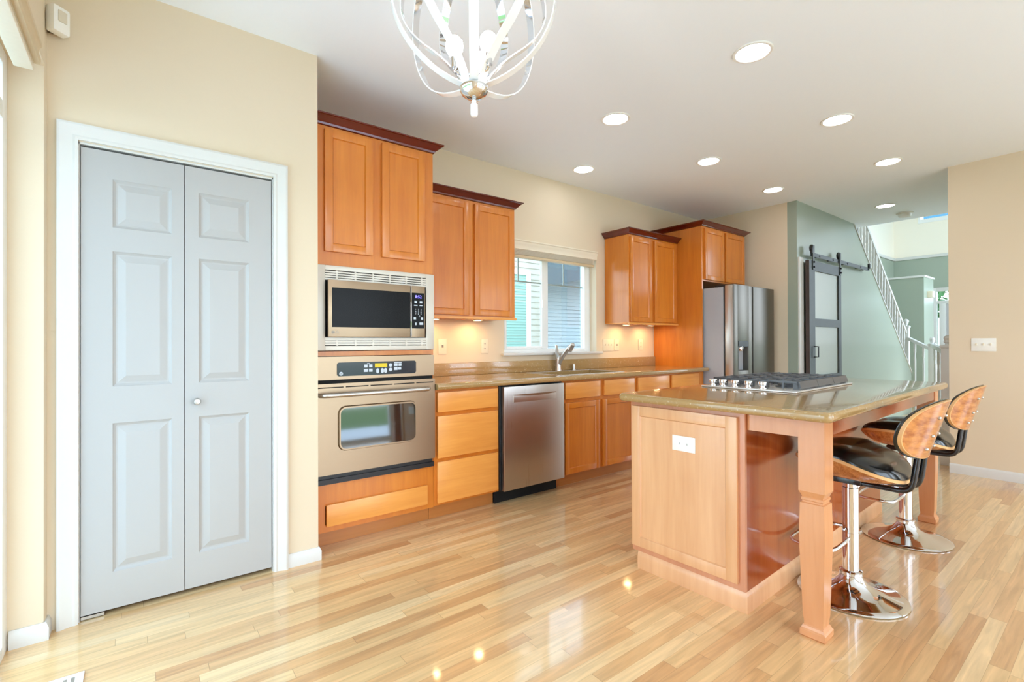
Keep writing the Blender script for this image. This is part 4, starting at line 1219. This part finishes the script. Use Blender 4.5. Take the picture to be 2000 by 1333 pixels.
quick(lambda mb: mb.lathe([(.004, 1.988), (.022, 1.992), (.040, 2.004), (.048, 2.018), (.048, 2.026), (.040, 2.034), (.012, 2.040), (.010, 2.05)], (CX, CY, 0), 'Z', 32), 'hub', 'chrome', ch)
quick(lambda mb: mb.lathe([(.005, 1.990), (.008, 1.984), (.006, 1.976), (.012, 1.972), (.0125, 1.938), (.009, 1.932), (.002, 1.931)], (CX, CY, 0), 'Z', 20), 'finial', 'chandelier_reflect_white', ch)
quick(lambda mb: (mb.cyl((CX, CY, 2.04), .008, .72, 'Z', 14), mb.lathe([(.065, 2.72), (.065, 2.755), (.02, 2.759)], (CX, CY, 0), 'Z', 28), mb.lathe([(.03, 2.555), (.045, 2.565), (.045, 2.58), (.012, 2.59)], (CX, CY, 0), 'Z', 24)), 'stem', 'chrome', ch)
for k in range(3):
    a = R(AZV + (-75, 45, 165)[k]); x, y = CX + .066 * math.cos(a), CY + .066 * math.sin(a)
    ar = quick(lambda mb: (mb.tube([(CX, CY, 2.075), (CX + (x - CX) * .6, CY + (y - CY) * .6, 2.062), (x, y, 2.07), (x, y, 2.085)], .005, 8, smooth=1), mb.cyl((x, y, 2.08), .013, .035, 'Z', 16)), 'candle_arm', 'chrome', ch)
    quick(lambda mb: mb.lathe([(.012, 2.116), (.020, 2.126), (.027, 2.140), (.029, 2.152), (.026, 2.168), (.016, 2.180), (.003, 2.184)], (x, y, 0), 'Z', 20), 'bulb', 'bulb_glow', ar)

# ================================================================== BARN DOOR AND STAIR
bd = bpy.data.objects.new('door_3', None); COL.objects.link(bd); bd.location = (6.39, 2.27, 0.02); bd['kind'] = 'structure'
bd['label'] = 'black framed sliding barn door with pale frosted panels on the sage wall'
INFO['door_3'] = (Vector((6.39, 2.27, 0.02)), Matrix.Identity(4))
def f(mb):
    x0, x1, y0, y1 = 5.935, 6.875, 2.245, 2.285
    mb.box(x0 + .002, 6.085, y0, y1, .02, 2.10); mb.box(6.80, x1, y0, y1, .02, 2.10)
    for a, b in ((.02, .80), (1.356, 1.448), (1.99, 2.10)): mb.box(6.085, 6.80, y0 + .0005, y1, a, b)
quick(f, 'frame', 'barn_black', bd)
quick(boxes((5.929, 5.9365, 2.244, 2.286, .02, 2.10)), 'edge_strip', 'espresso', bd)['label'] = 'dark brown stained door edge'
quick(boxes((6.085, 6.80, 2.262, 2.270, .80, 1.356)), 'panel', 'opal_panel', bd)
quick(boxes((6.085, 6.80, 2.262, 2.270, 1.448, 1.99)), 'panel', 'opal_panel', bd)
quick(lambda mb: mb.tube([(6.06, 2.245, 1.01), (6.06, 2.205, 1.01), (6.06, 2.205, 1.13), (6.06, 2.245, 1.13)], .007, 8), 'handle', 'black_plastic', bd)
for x in (6.035, 6.835):
    h = quick(boxes((x - .022, x + .022, 2.237, 2.2445, 2.0, 2.275)), 'hanger_strap', 'barn_black', bd)
    quick(lambda mb: mb.cyl((x, 2.246, 2.240), .045, .024, 'Y', 28, bev=.004), 'wheel', 'black_plastic', h)
    for z in (2.03, 2.085): quick(lambda mb: mb.cyl((x, 2.222, z), .011, .015, 'Y', 12), 'bolt', 'black_plastic', h)
tr = thing('sliding_rail', 'black flat rail with stops above the barn door', 'track', (6.98, 2.28, 2.17))
quick(boxes((6.00, 7.93, 2.253, 2.262, 2.150, 2.195)), 'rail', 'barn_black', tr)
for x in (6.02, 7.91): quick(boxes((x - .022, x + .022, 2.235, 2.262, 2.18, 2.245), bev=.003), 'end_stop', 'black_plastic', tr)
for x in (6.25, 6.65, 7.12, 7.60, 7.88): quick(lambda mb: (mb.cyl((x, 2.262, 2.172), .010, .057, 'Y', 12), mb.cyl((x, 2.246, 2.172), .012, .008, 'Y', 12)), 'standoff', 'black_plastic', tr)
structure(boxes((5.815, 5.92, 2.300, 2.319, 0, 2.13), bev=.003), 'trim_5', 'trim_white')

sr = thing('stair_railing', 'white railing of turned balusters climbing the sloped sage wall', 'railing', (8.9, 2.37, 1.7))
zk = lambda x: .678 + (10.18 - x) * (2.76 - .678) / (10.18 - 7.55)
zr = lambda x: 2.818 - .8006 * (x - 8.238)
def f(mb):
    for y0, y1, o0, o1 in ((2.31, 2.43, .0, .022),):
        mb.prism([(10.20, zk(10.20) + o0), (10.20, zk(10.20) + o1), (7.4, zk(7.4) + o1), (7.4, zk(7.4) + o0)], 'Y', y0, y1)
quick(f, 'cap_rail', 'trim_white', sr)
def f(mb): mb.prism([(10.06, zr(10.06)), (10.06, zr(10.06) - .05), (7.4, zr(7.4) - .05), (7.4, zr(7.4))], 'Y', 2.345, 2.395)
quick(f, 'handrail', 'trim_white', sr)
for k in range(21):
    x = 9.98 - k * .123
    def f(mb):
        b, t_ = zk(x) + .022, zr(x) - .05
        s = .016
        mb.ring([[(x - h, 2.37 - h, z), (x + h, 2.37 - h, z), (x + h, 2.37 + h, z), (x - h, 2.37 + h, z)] for h, z in
                 ((s, b), (s, b + .06), (.010, b + .075), (.011, b + .25), (.015, t_ - .20), (.011, t_ - .165), (s, t_ - .155), (s, t_ + .012))])
    quick(f, 'baluster', 'trim_white', sr)
def newel(x, y, h, ball, w=.045):
    def f(mb):
        mb.box(x - w, x + w, y - w, y + w, 0, h - .02, bev=.004)
        mb.box(x - w - .008, x + w + .008, y - w - .008, y + w + .008, h - .05, h - .03, bev=.003)
        mb.box(x - w - .010, x + w + .010, y - w - .010, y + w + .010, 0, .12, bev=.003)
        mb.lathe([(.02, h - .02), (.018, h - .005), (.03, h + .005), (ball * .8, h + .012 + ball * .4), (ball, h + .012 + ball), (ball * .8, h + .012 + ball * 1.6), (.004, h + .012 + ball * 2)], (x, y, 0), 'Z', 20)
    return f
quick(newel(10.245, 2.40, 1.47, .042), 'newel_post', 'trim_white', sr)
lr = thing('landing_railing', 'short white railing with two ball topped posts at the stair foot', 'railing', (9.0, 1.8, 0))
quick(newel(10.0, 2.01, 1.17, .036), 'newel_post', 'trim_white', lr)
quick(newel(6.12, 1.118, 1.17, .03, .042), 'newel_post', 'trim_white', lr)
def seg_rail(p, q, h=.05, w=.025):
    def f(mb):
        P, Q = Vector(p), Vector(q); d = (Q - P); s_ = Vector((-d.y, d.x, 0)).normalized() * w
        mb.ring([[P + s_, P - s_, P - s_ - Vector((0, 0, h)), P + s_ - Vector((0, 0, h))], [Q + s_, Q - s_, Q - s_ - Vector((0, 0, h)), Q + s_ - Vector((0, 0, h))]])
    return f
quick(seg_rail((10.20, 2.345, 1.255), (10.02, 2.055, 1.10)), 'handrail', 'trim_white', lr)
quick(seg_rail((9.95, 2.0, 1.15), (6.16, 1.13, 1.10)), 'handrail', 'trim_white', lr)
for x, y, b, t_ in ((10.15, 2.262, .02, 1.17), (10.07, 2.135, .02, 1.11), (9.0, 1.782, .02, 1.09), (7.9, 1.529, .02, 1.075), (6.9, 1.30, .02, 1.06)):
    quick(lambda mb: mb.lathe([(.018, b), (.018, b + .1), (.011, b + .14), (.016, t_ - .3), (.010, t_ - .2), (.017, t_ - .16), (.017, t_)], (x, y, 0), 'Z', 12), 'baluster', 'trim_white', lr)
sc_ = thing('sconce', 'small pale box sconce on the end of the sage closet wall', 'sconce', (11.28, 2.29, 2.03))
quick(boxes((11.20, 11.36, 2.24, 2.318, 1.975, 2.085), bev=.006), 'shade', 'plate_ivory', sc_)

# ================================================================== OUTSIDE THE WINDOWS
nb = thing('neighbour_house', 'pale lap sided house seen through the kitchen window', 'house', (6.5, 7.0, -0.3))
def laps(x0, x1, y, z0, z1, h, lip):
    def f(mb):
        z = z0
        while z < z1:
            mb.prism([(y, z), (y - lip, z), (y - lip, z + .35 * lip), (y - .003, z + h), (y, z + h)], 'X', x0, x1); z += h
        mb.box(x0, x1, y, y + .1, z0, z1)
    return f
quick(laps(2.0, 5.45, 6.2, -.3, 4.2, .094, .015), 'near_siding', 'siding_cream', nb)
quick(laps(5.46, 12.0, 8.0, -.3, 4.2, .083, .026), 'far_siding', 'siding_blue', nb)
quick(boxes((5.36, 5.45, 6.301, 8.1, -.3, 4.2)), 'side_wall', 'siding_cream', nb)
def f(mb):
    mb.M = Matrix.Identity(4)
    zl = lambda x: 2.48 + .205 * (x - 7.22)
    mb.ring([[(5.47, 7.25, zl(5.47)), (12.0, 7.25, zl(12)), (12.0, 7.25, zl(12) + .62), (5.47, 7.25, zl(5.47) + .62)],
             [(5.47, 7.98, zl(5.47)), (12.0, 7.98, zl(12)), (12.0, 7.98, zl(12) + .62), (5.47, 7.98, zl(5.47) + .62)]])
quick(f, 'eave', 'soffit_grey', nb)
wn_ = quick(boxes((3.9, 5.155, 6.165, 6.199, 1.02, 1.10), (5.07, 5.155, 6.165, 6.199, 1.10, 2.30), (3.9, 5.155, 6.165, 6.199, 2.30, 2.375), bev=.003), 'window_frame', 'vinyl_white', nb)
def f(mb):
    mb.box(3.9, 5.07, 6.186, 6.190, 1.10, 2.30)
    z = 1.12
    while z < 2.29:
        mb.prism([(6.186, z), (6.180, z + .004), (6.186, z + .03)], 'X', 3.9, 5.07); z += .045
quick(f, 'shaded_pane', 'window_teal', wn_)
t = thing('garden_tree', 'leafy green tree outside the transom over the front door', 'tree', (18.0, 3.2, -0.3))
quick(lambda mb: mb.lathe([(.2, -.3), (.16, 1.0), (.12, 2.2)], (18.0, 3.2, 0), 'Z', 12), 'trunk', 'bark', t)
def f(mb):
    rnd = random.Random(3)
    for k in range(900):
        a, b_, r = rnd.uniform(0, 6.28), math.acos(rnd.uniform(-1, 1)), rnd.uniform(.4, 1) ** .5
        c = Vector((18.0 + 1.3 * r * math.sin(b_) * math.cos(a), 3.2 + 1.6 * r * math.sin(b_) * math.sin(a), 2.65 + .95 * r * math.cos(b_)))
        n_ = Vector((rnd.gauss(0, 1), rnd.gauss(0, 1), rnd.gauss(0, 1))).normalized(); s_ = n_.orthogonal().normalized(); u_ = n_.cross(s_)
        w = rnd.uniform(.08, .16)
        mb.face([mb.v(c - s_ * w), mb.v(c + u_ * w * .5), mb.v(c + s_ * w), mb.v(c - u_ * w * .5)])
quick(f, 'crown', 'leaf', t)
